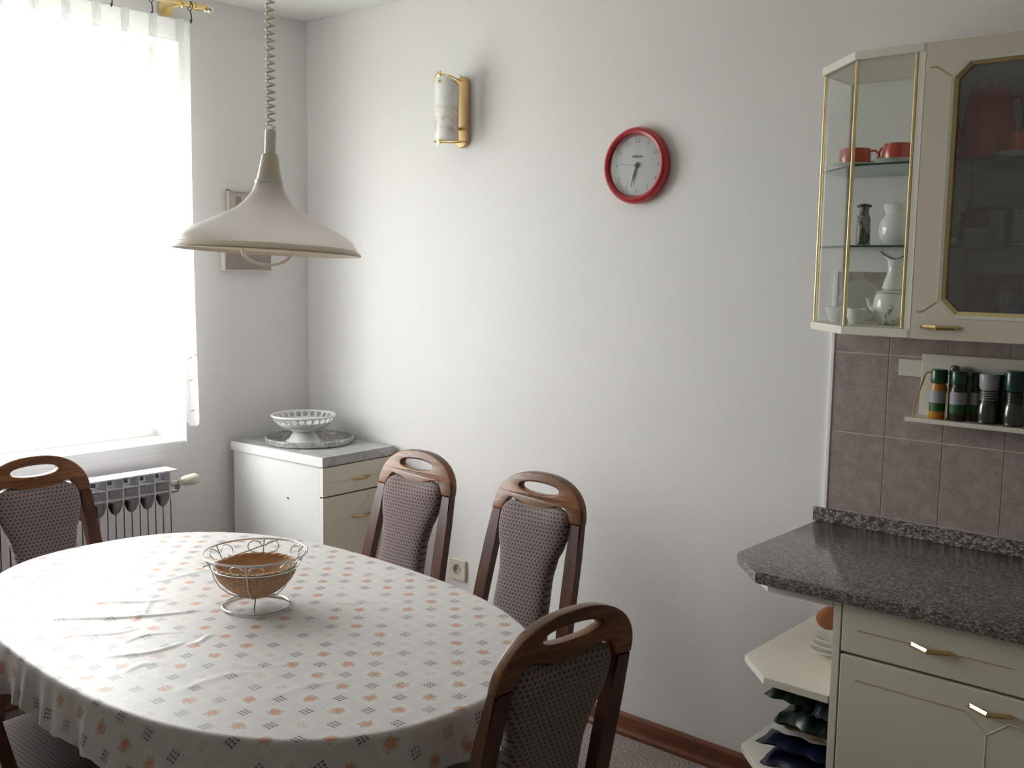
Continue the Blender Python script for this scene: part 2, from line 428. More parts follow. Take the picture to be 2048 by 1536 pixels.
def plate(outlines, th, bevel=0, fn=None, res=2):
    """flat plate from 2D closed outlines (holes allowed), thickness th about z=0 -> bmesh, verts mapped by fn"""
    cu = bpy.data.curves.new('tmp', 'CURVE'); cu.dimensions = '2D'; cu.fill_mode = 'BOTH'
    cu.extrude = max(th/2-bevel, 1e-5); cu.bevel_depth = bevel; cu.bevel_resolution = res; cu.offset = -bevel
    for ol in outlines:
        sp = cu.splines.new('POLY'); sp.points.add(len(ol)-1)
        for i, p in enumerate(ol): sp.points[i].co = (p[0], p[1], 0, 1)
        sp.use_cyclic_u = True
    ob = bpy.data.objects.new('tmp', cu); COL.objects.link(ob)
    dg = bpy.context.evaluated_depsgraph_get(); dg.update()
    me = ob.evaluated_get(dg).to_mesh(); bm = bmesh.new(); bm.from_mesh(me)
    ob.evaluated_get(dg).to_mesh_clear(); bpy.data.objects.remove(ob); bpy.data.curves.remove(cu)
    bmesh.ops.remove_doubles(bm, verts=bm.verts, dist=1e-5)
    if fn:
        for v in bm.verts: v.co = Vector(fn(v.co))
    return bm
def text_bm(s, size, ext=.0004, fn=None, align='CENTER'):
    cu = bpy.data.curves.new('tmp', 'FONT'); cu.body = s; cu.size = size; cu.extrude = ext; cu.align_x = align; cu.align_y = 'CENTER'; cu.resolution_u = 3
    ob = bpy.data.objects.new('tmp', cu); COL.objects.link(ob)
    dg = bpy.context.evaluated_depsgraph_get(); dg.update()
    me = ob.evaluated_get(dg).to_mesh(); bm = bmesh.new(); bm.from_mesh(me)
    ob.evaluated_get(dg).to_mesh_clear(); bpy.data.objects.remove(ob); bpy.data.curves.remove(cu)
    if fn:
        for v in bm.verts: v.co = Vector(fn(v.co))
    return bm
def merge(bm, other):
    me = bpy.data.meshes.new('t'); other.to_mesh(me); other.free(); bm.from_mesh(me); bpy.data.meshes.remove(me)
def xform(bm, fn, verts=None):
    for v in (verts or bm.verts): v.co = Vector(fn(v.co))
def obj(name, bm, mat, parent=None, smooth=True, loc=None, rot=None, angle=35):
    bmesh.ops.recalc_face_normals(bm, faces=bm.faces)
    me = bpy.data.meshes.new(name); bm.to_mesh(me); bm.free()
    mm = mat if isinstance(mat, (list, tuple)) else [mat]
    for x in mm: me.materials.append(MAT[x] if isinstance(x, str) else x)
    if smooth:
        me.shade_smooth()
        try: me.set_sharp_from_angle(angle=math.radians(angle))
        except Exception: pass
    o = bpy.data.objects.new(name, me); COL.objects.link(o)
    if parent is not None: o.parent = parent
    if loc is not None: o.location = loc
    if rot is not None: o.rotation_euler = rot
    return o
def tag(o, label, cat, group=None):
    o['label'] = label; o['category'] = cat
    if group: o['group'] = group
    return o
def thing(name, label, cat, loc=(0, 0, 0), rz=0, group=None):
    o = bpy.data.objects.new(name, None); COL.objects.link(o); o.empty_display_size = .05
    o.location = loc; o.rotation_euler = (0, 0, rz); return tag(o, label, cat, group)
def struct(name, bm, mat, parent=None, smooth=False):
    o = obj(name, bm, mat, parent, smooth)
    if parent is None: o['kind'] = 'structure'
    return o
def copy_tree(src, loc=None, rz=None, label=None, group=None):
    def rec(s, par):
        c = s.copy(); COL.objects.link(c); c.parent = par
        for ch in [x for x in bpy.data.objects if x.parent == s]: rec(ch, c)
        return c
    r = rec(src, None)
    if loc is not None: r.location = loc
    if rz is not None: r.rotation_euler = (0, 0, rz)
    if label: r['label'] = label
    if group: r['group'] = group
    return r

# ------------------------------------------------------------------ room shell
H = 2.57; X1, Y0, WT = 4.9, -4.1, .30
bm = bm_new(); box(bm, (-WT, Y0-.2, -.1), (X1+.2, .2, 0)); struct('floor', bm, 'floor')
bm = bm_new(); box(bm, (-WT, Y0-.2, H), (X1+.2, .2, H+.12)); struct('ceiling', bm, 'ceiling')
bm = bm_new(); box(bm, (-WT, 0, 0), (X1+.2, .2, H)); wall_back = struct('wall_back', bm, 'wall')
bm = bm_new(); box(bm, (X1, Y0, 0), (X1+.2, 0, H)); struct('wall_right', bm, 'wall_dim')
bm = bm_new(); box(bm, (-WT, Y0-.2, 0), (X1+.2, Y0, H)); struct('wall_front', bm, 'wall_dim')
bm = bm_new()
box(bm, (-WT, Y0, 0), (0, WY0, H)); box(bm, (-WT, WY1, 0), (0, 0, H))
box(bm, (-WT, WY0, 0), (0, WY1, WZ0-.031)); box(bm, (-WT, WY0, WZ1), (0, WY1, H))
struct('wall_left', bm, 'wall')

# skirting: back wall from the sideboard to the kitchen unit, and left wall
def skirting(name, a, b, nrm):
    a, b, nrm = Vector(a), Vector(b), Vector(nrm)
    prof = [(0, 0), (.022, 0), (.022, .012), (.016, .022), (.013, .030), (.013, .066), (.008, .075), (0, .075)]
    bm = bm_new(); A = [bm.verts.new(a+nrm*p[0]+Vector((0, 0, p[1]))) for p in prof]; B = [bm.verts.new(b+nrm*p[0]+Vector((0, 0, p[1]))) for p in prof]
    n = len(prof)
    for i in range(n): bm.faces.new((A[i], A[(i+1) % n], B[(i+1) % n], B[i]))
    bm.faces.new(A); bm.faces.new(list(reversed(B)))
    return struct(name, bm, 'skirt')
skirting('baseboard_back', (.60, 0, 0), (2.37, 0, 0), (0, -1, 0))
skirting('baseboard_left', (0, Y0, 0), (0, -.45, 0), (1, 0, 0))

# window in the left wall
bm = bm_new()
fx0, fx1 = -.29, -.22
box(bm, (fx0, WY0, WZ0), (fx1, WY1, WZ0+.05)); box(bm, (fx0, WY0, WZ1-.05), (fx1, WY1, WZ1))
box(bm, (fx0, WY0, WZ0+.05), (fx1, WY0+.05, WZ1-.05)); box(bm, (fx0, WY1-.05, WZ0+.05), (fx1, WY1, WZ1-.05))
win = struct('window_1', bm, 'frame_white')
ym = (WY0+WY1)/2
for (a, b) in ((WY0+.05, ym), (ym, WY1-.05)):
    bm = bm_new(); s = .055; z0, z1 = WZ0+.05, WZ1-.05
    box(bm, (fx0+.01, a, z0), (fx1+.02, b, z0+s), .003); box(bm, (fx0+.01, a, z1-s), (fx1+.02, b, z1), .003)
    box(bm, (fx0+.01, a, z0+s), (fx1+.02, a+s, z1-s), .003); box(bm, (fx0+.01, b-s, z0+s), (fx1+.02, b, z1-s), .003)
    sash = struct('sash', bm, 'frame_white', win)
    bm = bm_new(); box(bm, (-.262, a+s, z0+s), (-.256, b-s, z1-s)); struct('pane', bm, 'pane', sash)
bm = bm_new(); box(bm, (-.2995, WY0, WZ0-.0305), (-.0004, WY1, WZ0-.0005)); box(bm, (-.16, WY0+.0005, WZ0-.0004), (-.004, WY1-.0005, WZ0+.006), .002); struct('window_sill', bm, 'sill', win)
bm = bm_new(); box(bm, (-.21, (WY0+WY1)/2-.01, 1.55), (-.195, (WY0+WY1)/2+.01, 1.67), .004); struct('window_handle', bm, 'frame_white', win)

# tiles between worktop and wall cupboards (each its own piece, grout bed behind)
tx0, tp, tz0, th = 2.374, .1545, .8962, .2245
bm = bm_new(); box(bm, (tx0-.001, -.0080, .86), (4.3, 0, tz0+3*th)); struct('grout_bed', bm, 'grout', wall_back)
bm = bm_new(); box(bm, (-tp/2+.0012, -.0085, -th/2+.0012), (tp/2-.0012, -.0005, th/2-.0012), .0012)
proto = obj('tile', bm, 'tile', wall_back, False); proto.location = (tx0+tp/2, -.001, tz0+th/2)
for i in range(12):
    for k in range(3):
        if i == 0 and k == 0: continue
        c = proto.copy(); COL.objects.link(c); c.parent = wall_back; c.location = (tx0+tp*(i+.5), -.001, tz0+th*(k+.5))
bm = bm_new(); box(bm, (tx0-.012, -.0125, .86), (tx0-.0005, 0, 1.5695), .002); struct('trim_1', bm, 'bead')

# ------------------------------------------------------------------ curtain and rod
CX = .105; CT = 2.445
pleats = [-.665-.106*k for k in range(18)]
def curtain_z0(y):
    t = ((y+.6)/.078) % 1.0
    return .948 + .020*(1-abs(math.sin(PI*t)))**1.0
cols = []          # (y, pleat weight 0..1, side)
ys = []; y = -.617
prev = -.617
for p in pleats:
    n = 8
    for i in range(n): ys.append((prev + (p+.010-prev)*i/n, 0, 0))
    ys += [(p+.010, 0, 0), (p+.007, .5, .5), (p+.0045, 1, 1), (p+.0015, 1.1, .3), (p-.0015, 1.1, -.3), (p-.0045, 1, -1), (p-.007, .5, -.5), (p-.010, 0, 0)]
    prev = p-.012
ys.append((-2.55, 0, 0))
bm = bm_new(); NR = 60; grid = []
rj = random.Random(3)
plen = {}
for j, (y, wgt, sd) in enumerate(ys):
    col = []
    k = min(range(len(pleats)), key=lambda q: abs(pleats[q]-y))
    L = [.16, .24, .13, .30, .2, .26, .15, .22][k % 8]
    for i in range(NR+1):
        zb = curtain_z0(y); z = CT - .004*math.sin((y+.6)*PI/.106)**2 - (CT-zb)*(i/NR)
        dn = CT - z; f = math.exp(-(dn/L)**2)
        fold = .035*wgt*f
        lowf = min(1, dn/.5)
        wave = (.012*math.sin(y*2*PI/.21+.6) + .010*math.sin(y*2*PI/.13+1.7*z) + .006*math.sin(y*57))*lowf
        yy = y + (pleats[k]-y)*(1-f)*.75*(1 if 0 < abs(y-pleats[k]) < .0102 and i > 0 else 0) + .012*lowf*math.sin(z*2.1+y*9)*(1 if y < -.63 else 0)
        edge = -0.010*math.sin((z-1.0)*2.2) if y > -.66 else 0
        col.append(bm.verts.new((CX+fold+wave, yy+edge*.5, z)))
    grid.append(col)
for a, b in zip(grid, grid[1:]):
    for i in range(NR): bm.faces.new((a[i], a[i+1], b[i+1], b[i]))
cur = thing('curtain', 'white sheer curtain with pinch pleats and scalloped hem over the window', 'curtain', (CX, -1.5, 0))
o = obj('curtain_cloth', bm, 'sheer', cur); o.location = (-CX, 1.5, 0)
# heading tape and side hem (second layer of cloth)
bm = bm_new(); pr = None
for (y, wgt, sd) in ys:
    x = CX-.004+.030*wgt
    a = bm.verts.new((x, y, CT-.002)); b = bm.verts.new((x, y, CT-.07))
    if pr: bm.faces.new((pr[0], pr[1], b, a))
    pr = (a, b)
o = obj('heading_tape', bm, 'sheer2', cur); o.location = (-CX, 1.5, 0)
bm = bm_new(); pr = None
for i in range(60):
    z = CT-.01-(CT-.98)*i/59
    dn = CT-z; lowf = min(1, dn/.5)
    def cx_(y): return CX+(.012*math.sin(y*2*PI/.21+.6) + .010*math.sin(y*2*PI/.13+1.7*z) + .006*math.sin(y*57))*lowf+.002
    e = -.005*math.sin((z-1.0)*2.2)
    a = bm.verts.new((cx_(-.6185), -.6175+e, z)); b = bm.verts.new((cx_(-.640), -.640+e, z))
    if pr: bm.faces.new((pr[0], pr[1], b, a))
    pr = (a, b)
o = obj('side_hem', bm, 'sheer2', cur); o.location = (-CX, 1.5, 0)
# hem embroidery: three thin drawn threads near the lower right edge
for z in (1.215, 1.130, 1.010):
    bm = bm_new(); tube(bm, [(CX+.012, -.620-.012*i, z-.0035*i+.004*math.sin(i*1.3)) for i in range(4)], .0016, 5)
    o = obj('drawn_thread', bm, 'plaque_pale', cur); o.location = (-CX, 1.5, 0)

rod = thing('curtain_rod', 'brass curtain rod with crystal end knob above the window', 'curtain rod', (CX, -1.5, 2.5))
RX, RZ = .115, 2.502
bm = bm_new(); tube(bm, [(0, -1.0, .0), (0, .925, .0)], .0105, 12); obj('rod', bm, 'brass', rod).location = (RX-CX, 0, RZ-2.5)
bm = bm_new(); tube(bm, [(0, .90, 0), (0, .925, 0), (0, .928, 0), (0, .937, 0), (0, .942, 0)], [.014, .014, .009, .009, .014], 14); obj('end_collar', bm, 'brass', rod).location = (RX-CX, 0, RZ-2.5)
bm = bm_new(); bmesh.ops.create_icosphere(bm, subdivisions=2, radius=.017); obj('crystal_knob', bm, 'crystal', rod, False).location = (RX-CX, .962, RZ-2.5)
for yy in (.845, -.9):
    bm = bm_new(); tube(bm, [(-RX+.001, yy, -.004), (-RX+.010, yy, -.004)], .030, 20); tube(bm, [(-RX+.008, yy, -.004), (-.004, yy, -.004)], .008, 10)
    tube(bm, circle((0, yy, 0), .0135, 16, 'y'), .0035, 6, True)
    obj('rod_bracket', bm, 'gold_trim', rod).location = (RX-CX, 0, RZ-2.5)
def hook(y, lean=0, long=1):
    bm = bm_new(); r = .016
    tube(bm, circle((0, 0, 0), r, 16, 'y'), .0017, 6, True)
    pts = [(.0, 0, -r), (.004, lean*.3, -r-.012*long), (.0, lean, -r-.028*long), (-.006, lean, -r-.034*long), (-.009, lean, -r-.024*long)]
    tube(bm, pts, .0024, 6)
    o = obj('curtain_hook', bm, 'dark_gap', None); o.location = (RX, y, RZ-.004); return o
hk = []
for i, y in enumerate([-.620, -.775, -.927]):
    hk.append(hook(y, .006 if i == 0 else .004, 1.25))
tag(hk[0], 'dark metal curtain hook hanging empty below the rod bracket', 'hook', 'curtain hooks on the rod')
tag(hk[1], 'dark metal curtain hook between the bracket and the next pleat', 'hook', 'curtain hooks on the rod')
tag(hk[2], 'dark metal curtain hook at the top edge of the picture', 'hook', 'curtain hooks on the rod')

# ------------------------------------------------------------------ radiator
RP = .0625; NS = 16
rad = thing('radiator', 'white sectional aluminium radiator under the window', 'radiator', (.08, -1.2, .15))
def rad_section():
    bm = bm_new()   # local: y centred on section, x from wall side 0.03 to front .10 (relative), z 0.. .64
    zt = .64; w = RP/2-.0015
    box(bm, (-.03, -w, zt-.006), (.052, w, zt), .001)                # top plate
    box(bm, (-.03, -.0018, .05), (.050, .0018, zt-.006))            # web
    for z in (.600, .560): box(bm, (-.02, -w, z-.0016), (.048, w, z+.0016))
    # front panel with pointed top
    pts = [(-w+.003, 0), (w-.003, 0), (w-.001, .505), (w*.5, .515), (.004, .535), (-.004, .535), (-w*.5, .515), (-w+.001, .505)]
    p = plate([pts], .004, .001, lambda c: (.048+c.z, c.x, c.y)); merge(bm, p)
    # water column behind
    tube(bm, [(.0, 0, .02), (.0, 0, .60)], .014, 10)
    box(bm, (-.022, -w, .02), (.022, w, .07), .006); box(bm, (-.022, -w, .54), (.010, w, .585), .006)
    return bm
s0 = obj('section', rad_section(), 'radiator', rad, False)
s0.location = (0, -.752+1.2, 0)
for k in range(1, NS):
    c = s0.copy(); COL.objects.link(c); c.parent = rad; c.location = (0, -.752-RP*k+1.2, 0)
bm = bm_new(); box(bm, (-.034, -(NS-1)*RP-.752+1.2-.03, .03), (-.030, -.752+1.2+.03, .62)); obj('back_panel', bm, 'rad_shade', rad, False)  # added dark sheet, paints the shade seen between the sections
for yy in (-.95, -1.5):
    bm = bm_new(); box(bm, (-.079, yy+1.2-.012, .45), (-.03, yy+1.2+.012, .50), .002); obj('wall_bracket', bm, 'steel', rad, False)
# valve
bm = bm_new(); tube(bm, [(.0, .478, .575), (.0, .515, .578)], .012, 10); tube(bm, [(0, .505, .578), (0, .520, .578)], .017, 6)
tube(bm, [(0, .515, .575), (-.02, .515, .545), (-.055, .515, .535), (-.0795, .515, .535)], .010, 8); obj('valve_body', bm, 'steel', rad)
bm = bm_new(); tube(bm, [(0, .520, .578), (.004, .532, .580), (.012, .560, .583), (.016, .575, .585), (.018, .585, .586)], [.013, .019, .022, .022, .016], 18)
obj('thermostat_head', bm, 'valve', rad)
bm = bm_new(); tube(bm, [(.0175, .584, .586), (.0185, .5875, .586)], .006, 12); obj('valve_button', bm, 'plaque_brown', rad)

# ------------------------------------------------------------------ wall plaque on the left wall behind the lamp
pq = thing('wall_plaque', 'small cream framed wall plaque with a wider grey block below, behind the lamp', 'plaque', (0, -.322, 1.58))
def yzbox(bm, y0, y1, z0, z1, x0, x1, bev=.0015): box(bm, (x0, y0, z0), (x1, y1, z1), bev)
bm = bm_new(); yzbox(bm, -.085, .085, .0, .275, .001, .012)
obj('back_board', bm, 'plaque_pale', pq, False)
bm = bm_new()
yzbox(bm, -.085, -.077, .02, .275, .006, .020); yzbox(bm, .077, .085, .02, .275, .006, .020); yzbox(bm, -.085, .085, .267, .275, .006, .020)
obj('frame', bm, 'plate_old', pq, False)
for yy in (-.032, .02, .055):
    bm = bm_new(); yzbox(bm, yy-.010, yy+.010, .03, .25, .012, .0165); obj('slat', bm, 'plaque_brown', pq, False)
bm = bm_new(); yzbox(bm, -.108, .112, -.042, .026, .001, .028, .003); obj('lower_block', bm, 'plaque_brown', pq, False)
bm = bm_new(); yzbox(bm, -.112, -.106, -.042, .026, .001, .030, .001); yzbox(bm, -.110, .114, -.046, -.041, .001, .030, .001); obj('block_edge', bm, 'plate_old', pq, False)

# ------------------------------------------------------------------ sideboard in the corner
sb = thing('sideboard', 'white low cabinet in the corner with grey top and cream drawer front', 'sideboard', (.575, -.391, 0), math.radians(2.2))
# local frame: x from -.55 (wall) to 0 (front), y from 0 (camera side) to .37
SBZ = .812
bm = bm_new(); box(bm, (-.545, .006, .08), (-.020, .366, SBZ), .001); obj('body', bm, 'white_lam', sb, False)
bm = bm_new(); box(bm, (-.54, .02, 0), (-.05, .36, .08)); obj('plinth', bm, 'white_lam', sb, False)
bm = bm_new(); box(bm, (-.555, .0012, SBZ), (.004, .378, SBZ+.037), .002); obj('worktop', bm, 'marble', sb, False)
bm = bm_new(); box(bm, (-.555, -.0004, SBZ+.0005), (.0035, .0014, SBZ+.0362), .0003); obj('edge_band', bm, 'white_edge', sb, False)
bm = bm_new(); box(bm, (-.018, .006, .10), (-.0155, .366, SBZ)); obj('gap_shade_sheet', bm, 'dark_gap', sb, False)  # dark sheet that paints shade into the joints around the fronts
def sb_front(name, z0, z1):
    bm = bm_new(); box(bm, (-.016, .006, z0), (.002, .366, z1), .002); d = obj(name, bm, 'cream', sb, False)
    bm = bm_new(); box(bm, (-.017, .0035, z0), (.001, .0062, z1), .0006); obj('edge_band', bm, 'white_edge', d, False)
    return d
def bow_handle(bm, a, b, out, r=.0042):
    """two angled flat bars meeting in the middle, a and b on the face, out = outward vector"""
    a, b, out = Vector(a), Vector(b), Vector(out); m = (a+b)/2 + out
    for p, q in ((a+out*.12, m), (m, b+out*.12)):
        t_ = (q-p).normalized(); h = t_.cross(Vector((0, 0, 1))).normalized(); e_ = Vector((0, 0, 1))
        sec = [h*r*.6, e_*r*1.1, h*-r*.6, e_*-r*1.1]
        A_q = [bm.verts.new(p+v) for v in sec]; B_q = [bm.verts.new(q+v) for v in sec]
        for i in range(4): bm.faces.new((A_q[i], A_q[(i+1) % 4], B_q[(i+1) % 4], B_q[i]))
        bm.faces.new(A_q); bm.faces.new(list(reversed(B_q)))
    for p in (a, b): tube(bm, [p, p+out*.25], .004, 8)
d1 = sb_front('drawer', .698, SBZ-.004)
bm = bm_new(); bow_handle(bm, (.003, .158, .747), (.003, .238, .747), (.020, 0, 0)); obj('handle', bm, 'brass_dull', d1)
bm = bm_new(); tube(bm, [(.002, .055, .747), (.002, .145, .747)], .0011, 5); obj('groove_tone', bm, 'olive', d1)  # raised line, darker colour in place of a cut groove's shade
bm = bm_new(); tube(bm, [(.002, .25, .747), (.002, .32, .747)], .0011, 5); obj('groove_tone', bm, 'olive', d1)
d2 = sb_front('door', .10, .692)
bm = bm_new(); bow_handle(bm, (.003, .158, .598), (.003, .238, .598), (.020, 0, 0)); obj('handle', bm, 'brass_dull', d2)
bm = bm_new(); tube(bm, [(.002, .055, .598), (.002, .145, .598), (.002, .20, .640), (.002, .24, .672)], .0011, 5); obj('groove_tone', bm, 'olive', d2)
bm = bm_new(); tube(bm, [(-.205, .0065, .665), (-.205, .004, .665)], .004, 12); obj('pin_hole_shade', bm, 'dark_gap', sb)  # dark disc in place of the shade inside a small hole

# tray and compote on it
ST = SBZ+.037
tr = thing('round_tray', 'round silver-grey metal tray lying on the corner sideboard', 'tray', (.265, -.205, ST))
m_, nt_, b_ = newmat('old_silver'); setc(b_, (.60, .59, .56), .38, .75)
nn = noise(nt_, coord(nt_), 70, 3, .6, .8); nt_.links.new(mixc(nt_, nn.step(.4, .65), (.42, .41, .39), (.70, .69, .66)), b_.inputs['Base Color']); bump(nt_, b_, nn, .25, .002)
MAT['silver'] = m_
bm = bm_new(); lathe(bm, [(0, .004), (.156, .004), (.163, .008), (.167, .020), (.1745, .023), (.178, .021), (.176, .006), (.170, .000), (0, .000)], 64); obj('tray_dish', bm, 'silver', tr)
bm = bm_new(); tube(bm, circle((0, 0, .023), .174, 72), .0035, 6, True)
for i in range(36):
    a = 2*PI*i/36; tube(bm, circle((.1665*math.cos(a), .1665*math.sin(a), .0205), .005, 8), .0012, 4, True)
obj('tray_rim', bm, 'silver', tr)
cp = thing('pedestal_bowl', 'white porcelain pedestal bowl with pierced rim standing on the round tray', 'bowl', (.24, -.215, ST+.004))
bm = bm_new(); lathe(bm, [(0, .040), (.030, .041), (.045, .034), (.058, .012), (.070, .004), (.072, .0), (.066, 0), (.055, .006), (.038, .030), (0, .034)], 48); obj('pedestal', bm, 'porcelain', cp)
bm = bm_new(); lathe(bm, [(0, .045), (.05, .047), (.085, .062), (.105, .078), (.110, .080), (.108, .073), (.086, .055), (.05, .040), (0, .036)], 56); obj('bowl', bm, 'porcelain', cp)
bm = bm_new()
for i in range(26):
    a = 2*PI*i/26; c = Vector((.118*math.cos(a), .118*math.sin(a), .092)); t = Vector((-math.sin(a), math.cos(a), 0)); n_ = Vector((math.cos(a)*.55, math.sin(a)*.55, .83))
    pts = [c + t*(.0135*math.cos(q)) + n_*(.0145*math.sin(q)) for q in [2*PI*k/12 for k in range(12)]]
    tube(bm, pts, .0026, 5, True)
    pts = [c + t*(.0135+.002) + n_*s for s in (-.010, 0, .010)]; tube(bm, pts, .002, 5)
tube(bm, circle((0, 0, .1055), .127, 72), .0042, 8, True); tube(bm, circle((0, 0, .080), .1085, 60), .003, 6, True)
obj('pierced_rim', bm, 'porcelain', cp)

# ------------------------------------------------------------------ wall lamp (sconce)
sc = thing('wall_lamp', 'brass and frosted glass wall lamp left of the clock', 'wall lamp', (.915, 0, 2.123))
def stadium(hw, hh, n=12):
    out = []
    for k in range(n+1): a = PI*k/n; out.append((hw*math.cos(a), hh-hw+hw*math.sin(a)))
    for k in range(n+1): a = PI+PI*k/n; out.append((hw*math.cos(a), -hh+hw+hw*math.sin(a)))
    return out
bm = plate([stadium(.034, .127)], .018, .004, lambda c: (c.x, -.0095+c.z, c.y)); obj('back_plate', bm, 'brass_matt', sc)
# curved glass shade: arc in plan (axis vertical), top corners cut
GR, gh0, gh1 = .055, -.112, .118
bm = bm_new(); NA, NZ = 20, 16
def gp(a, t, r):
    # a in -1..1 ; cut corners at top
    hz = gh1 - max(0, abs(a)-.35)*.055
    z = gh0 + (hz-gh0)*t
    ang = a*math.radians(78)
    return Vector((r*math.sin(ang), -.075 - r*math.cos(ang), z))
outer = [[bm.verts.new(gp(-1+2*i/NA, k/NZ, GR)) for k in range(NZ+1)] for i in range(NA+1)]
inner = [[bm.verts.new(gp(-1+2*i/NA, k/NZ, GR-.004)) for k in range(NZ+1)] for i in range(NA+1)]
for g in (outer, inner):
    for i in range(NA):
        for k in range(NZ): bm.faces.new((g[i][k], g[i+1][k], g[i+1][k+1], g[i][k+1]))
for i in range(NA):
    for k in (0, NZ): bm.faces.new((outer[i][k], outer[i+1][k], inner[i+1][k], inner[i][k]))
for k in range(NZ):
    for i in (0, NA): bm.faces.new((outer[i][k], outer[i][k+1], inner[i][k+1], inner[i][k]))
obj('glass_shade', bm, 'frost', sc)
bm = bm_new(); r = GR+.0005
edge = [gp(-1, k/8, r) for k in range(9)] + [gp(-1+2*i/NA, 1, r) for i in range(1, NA+1)] + [gp(1, 1-k/8, r) for k in range(1, 9)] + [gp(1-2*i/NA, 0, r) for i in range(1, NA)]
tube(bm, edge, .0021, 6, True); obj('brass_edging', bm, 'brass_dull', sc)
for z, nm in ((gh1+.004, 'top'), (gh0-.003, 'bottom')):
    bm = bm_new(); tube(bm, [(0, -.012, z-.012 if nm == 'top' else z+.010), (0, -.07, z), (0, -.131, z)], .0028, 6); box(bm, (-.007, -.134, z-.012), (.007, -.126, z+.008), .002)
    tube(bm, [(-.022, -.010, z*.93), (-.052, -.080, z*.97)], .002, 6); tube(bm, [(.022, -.010, z*.93), (.052, -.080, z*.97)], .002, 6)
    obj('bracket', bm, 'brass', sc)
for z in (gh1-.024, gh0+.004):
    bm = bm_new(); tube(bm, [gp(0 if z > 0 else -.96, .9 if z > 0 else .03, GR-.001), gp(0 if z > 0 else -.96, .9 if z > 0 else .03, GR+.006)], .0045, 10); obj('screw_cap', bm, 'brass_dull', sc)
bm = bm_new(); lathe(bm, [(0, -.05), (.012, -.05), (.013, -.01), (.020, .010), (.022, .030), (.014, .05), (0, .056)], 20, (0, -.075, 0)); obj('bulb', bm, 'white_enamel', sc)
bm = bm_new(); lathe(bm, [(0, -.070), (.016, -.070), (.016, -.045), (0, -.045)], 20, (0, -.075, 0)); tube(bm, [(0, -.016, -.06), (0, -.062, -.06)], .006, 8); obj('bulb_holder', bm, 'brass', sc)

# ------------------------------------------------------------------ clock
ck = thing('wall_clock', 'round red-rimmed wall clock on the back wall', 'clock', (1.690, 0, 1.893))
Rf = lambda c: (c.x, -c.z, c.y)      # lathe axis z -> out of the wall (-y)
bm = bm_new(); lathe(bm, [(.090, .0), (.112, .0), (.1195, .008), (.1205, .020), (.116, .031), (.108, .036), (.1005, .033), (.0975, .026), (.0968, .014), (.090, .012), (.090, .0)], 72); xform(bm, lambda c: (c.x, -c.z, c.y)); obj('rim', bm, 'red_rim', ck)
bm = bm_new(); lathe(bm, [(0, .002), (.0972, .002), (.0972, .013), (0, .013)], 64); xform(bm, Rf); obj('dial', bm, 'dial', ck)
for h in range(1, 13):
    bm = bm_new()
    a = PI/2 - 2*PI*h/12
    p = Vector((.079*math.cos(a), .079*math.sin(a), 0))
    merge(bm, text_bm(str(h), .020, .0002, lambda c: (c.x+p.x, -.0137-c.z, c.y+p.y)))
    obj('numeral', bm, 'numeral', ck, False)
bm = bm_new()
for k in range(60):
    a = 2*PI*k/60
    if k % 5 == 0: box(bm, (-.0006, -.0139, .091), (.0006, -.0131, .095))
    else: box(bm, (-.0003, -.0139, .0925), (.0003, -.0131, .095))
    vs = bm.verts[-8:] if False else None
    bm.verts.ensure_lookup_table()
    for v in bm.verts[len(bm.verts)-8:]:
        x, z = v.co.x, v.co.z; v.co.x = x*math.cos(a)-z*math.sin(a); v.co.z = x*math.sin(a)+z*math.cos(a)
obj('minute_marks', bm, 'numeral', ck, False)['kind'] = 'stuff'
bm = text_bm('Mebus', .0125, .0002, lambda c: (c.x*1.15, -.0139-c.z, c.y+.029)); obj('dial_lettering', bm, 'black', ck, False)
def hand(name, ang, L, w0, w1, dz, tail=.012, mat='black'):
    # ang clockwise degrees from 12
    bm = bm_new(); a = math.radians(ang); d = Vector((math.sin(a), 0, math.cos(a))); n_ = Vector((math.cos(a), 0, -math.sin(a)))
    pts = [d*-tail+n_*w0*.6, d*-tail-n_*w0*.6, d*L*.75-n_*w0, d*L-n_*w1, d*L+n_*w1, d*L*.75+n_*w0]
    A = [bm.verts.new(p+Vector((0, -dz, 0))) for p in pts]; B = [bm.verts.new(p+Vector((0, -dz-.0008, 0))) for p in pts]
    bm.faces.new(A); bm.faces.new(list(reversed(B)))
    for i in range(6): bm.faces.new((A[i], A[(i+1) % 6], B[(i+1) % 6], B[i]))
    obj(name, bm, mat, ck, False)
hand('hour_hand', 199, .046, .0032, .0012, .0155)
hand('minute_hand', 196.5, .073, .0020, .0008, .0175)
hand('second_hand', 277, .062, .0006, .0004, .0192, .004)
bm = bm_new(); lathe(bm, [(0, .013), (.006, .013), (.006, .0205), (0, .0215)], 20); xform(bm, Rf); obj('hub', bm, 'black', ck)
bm = bm_new(); lathe(bm, [(0, .0235), (.0972, .0235), (.0972, .0245), (0, .0245)], 48); xform(bm, Rf); obj('cover_glass', bm, 'pane', ck)

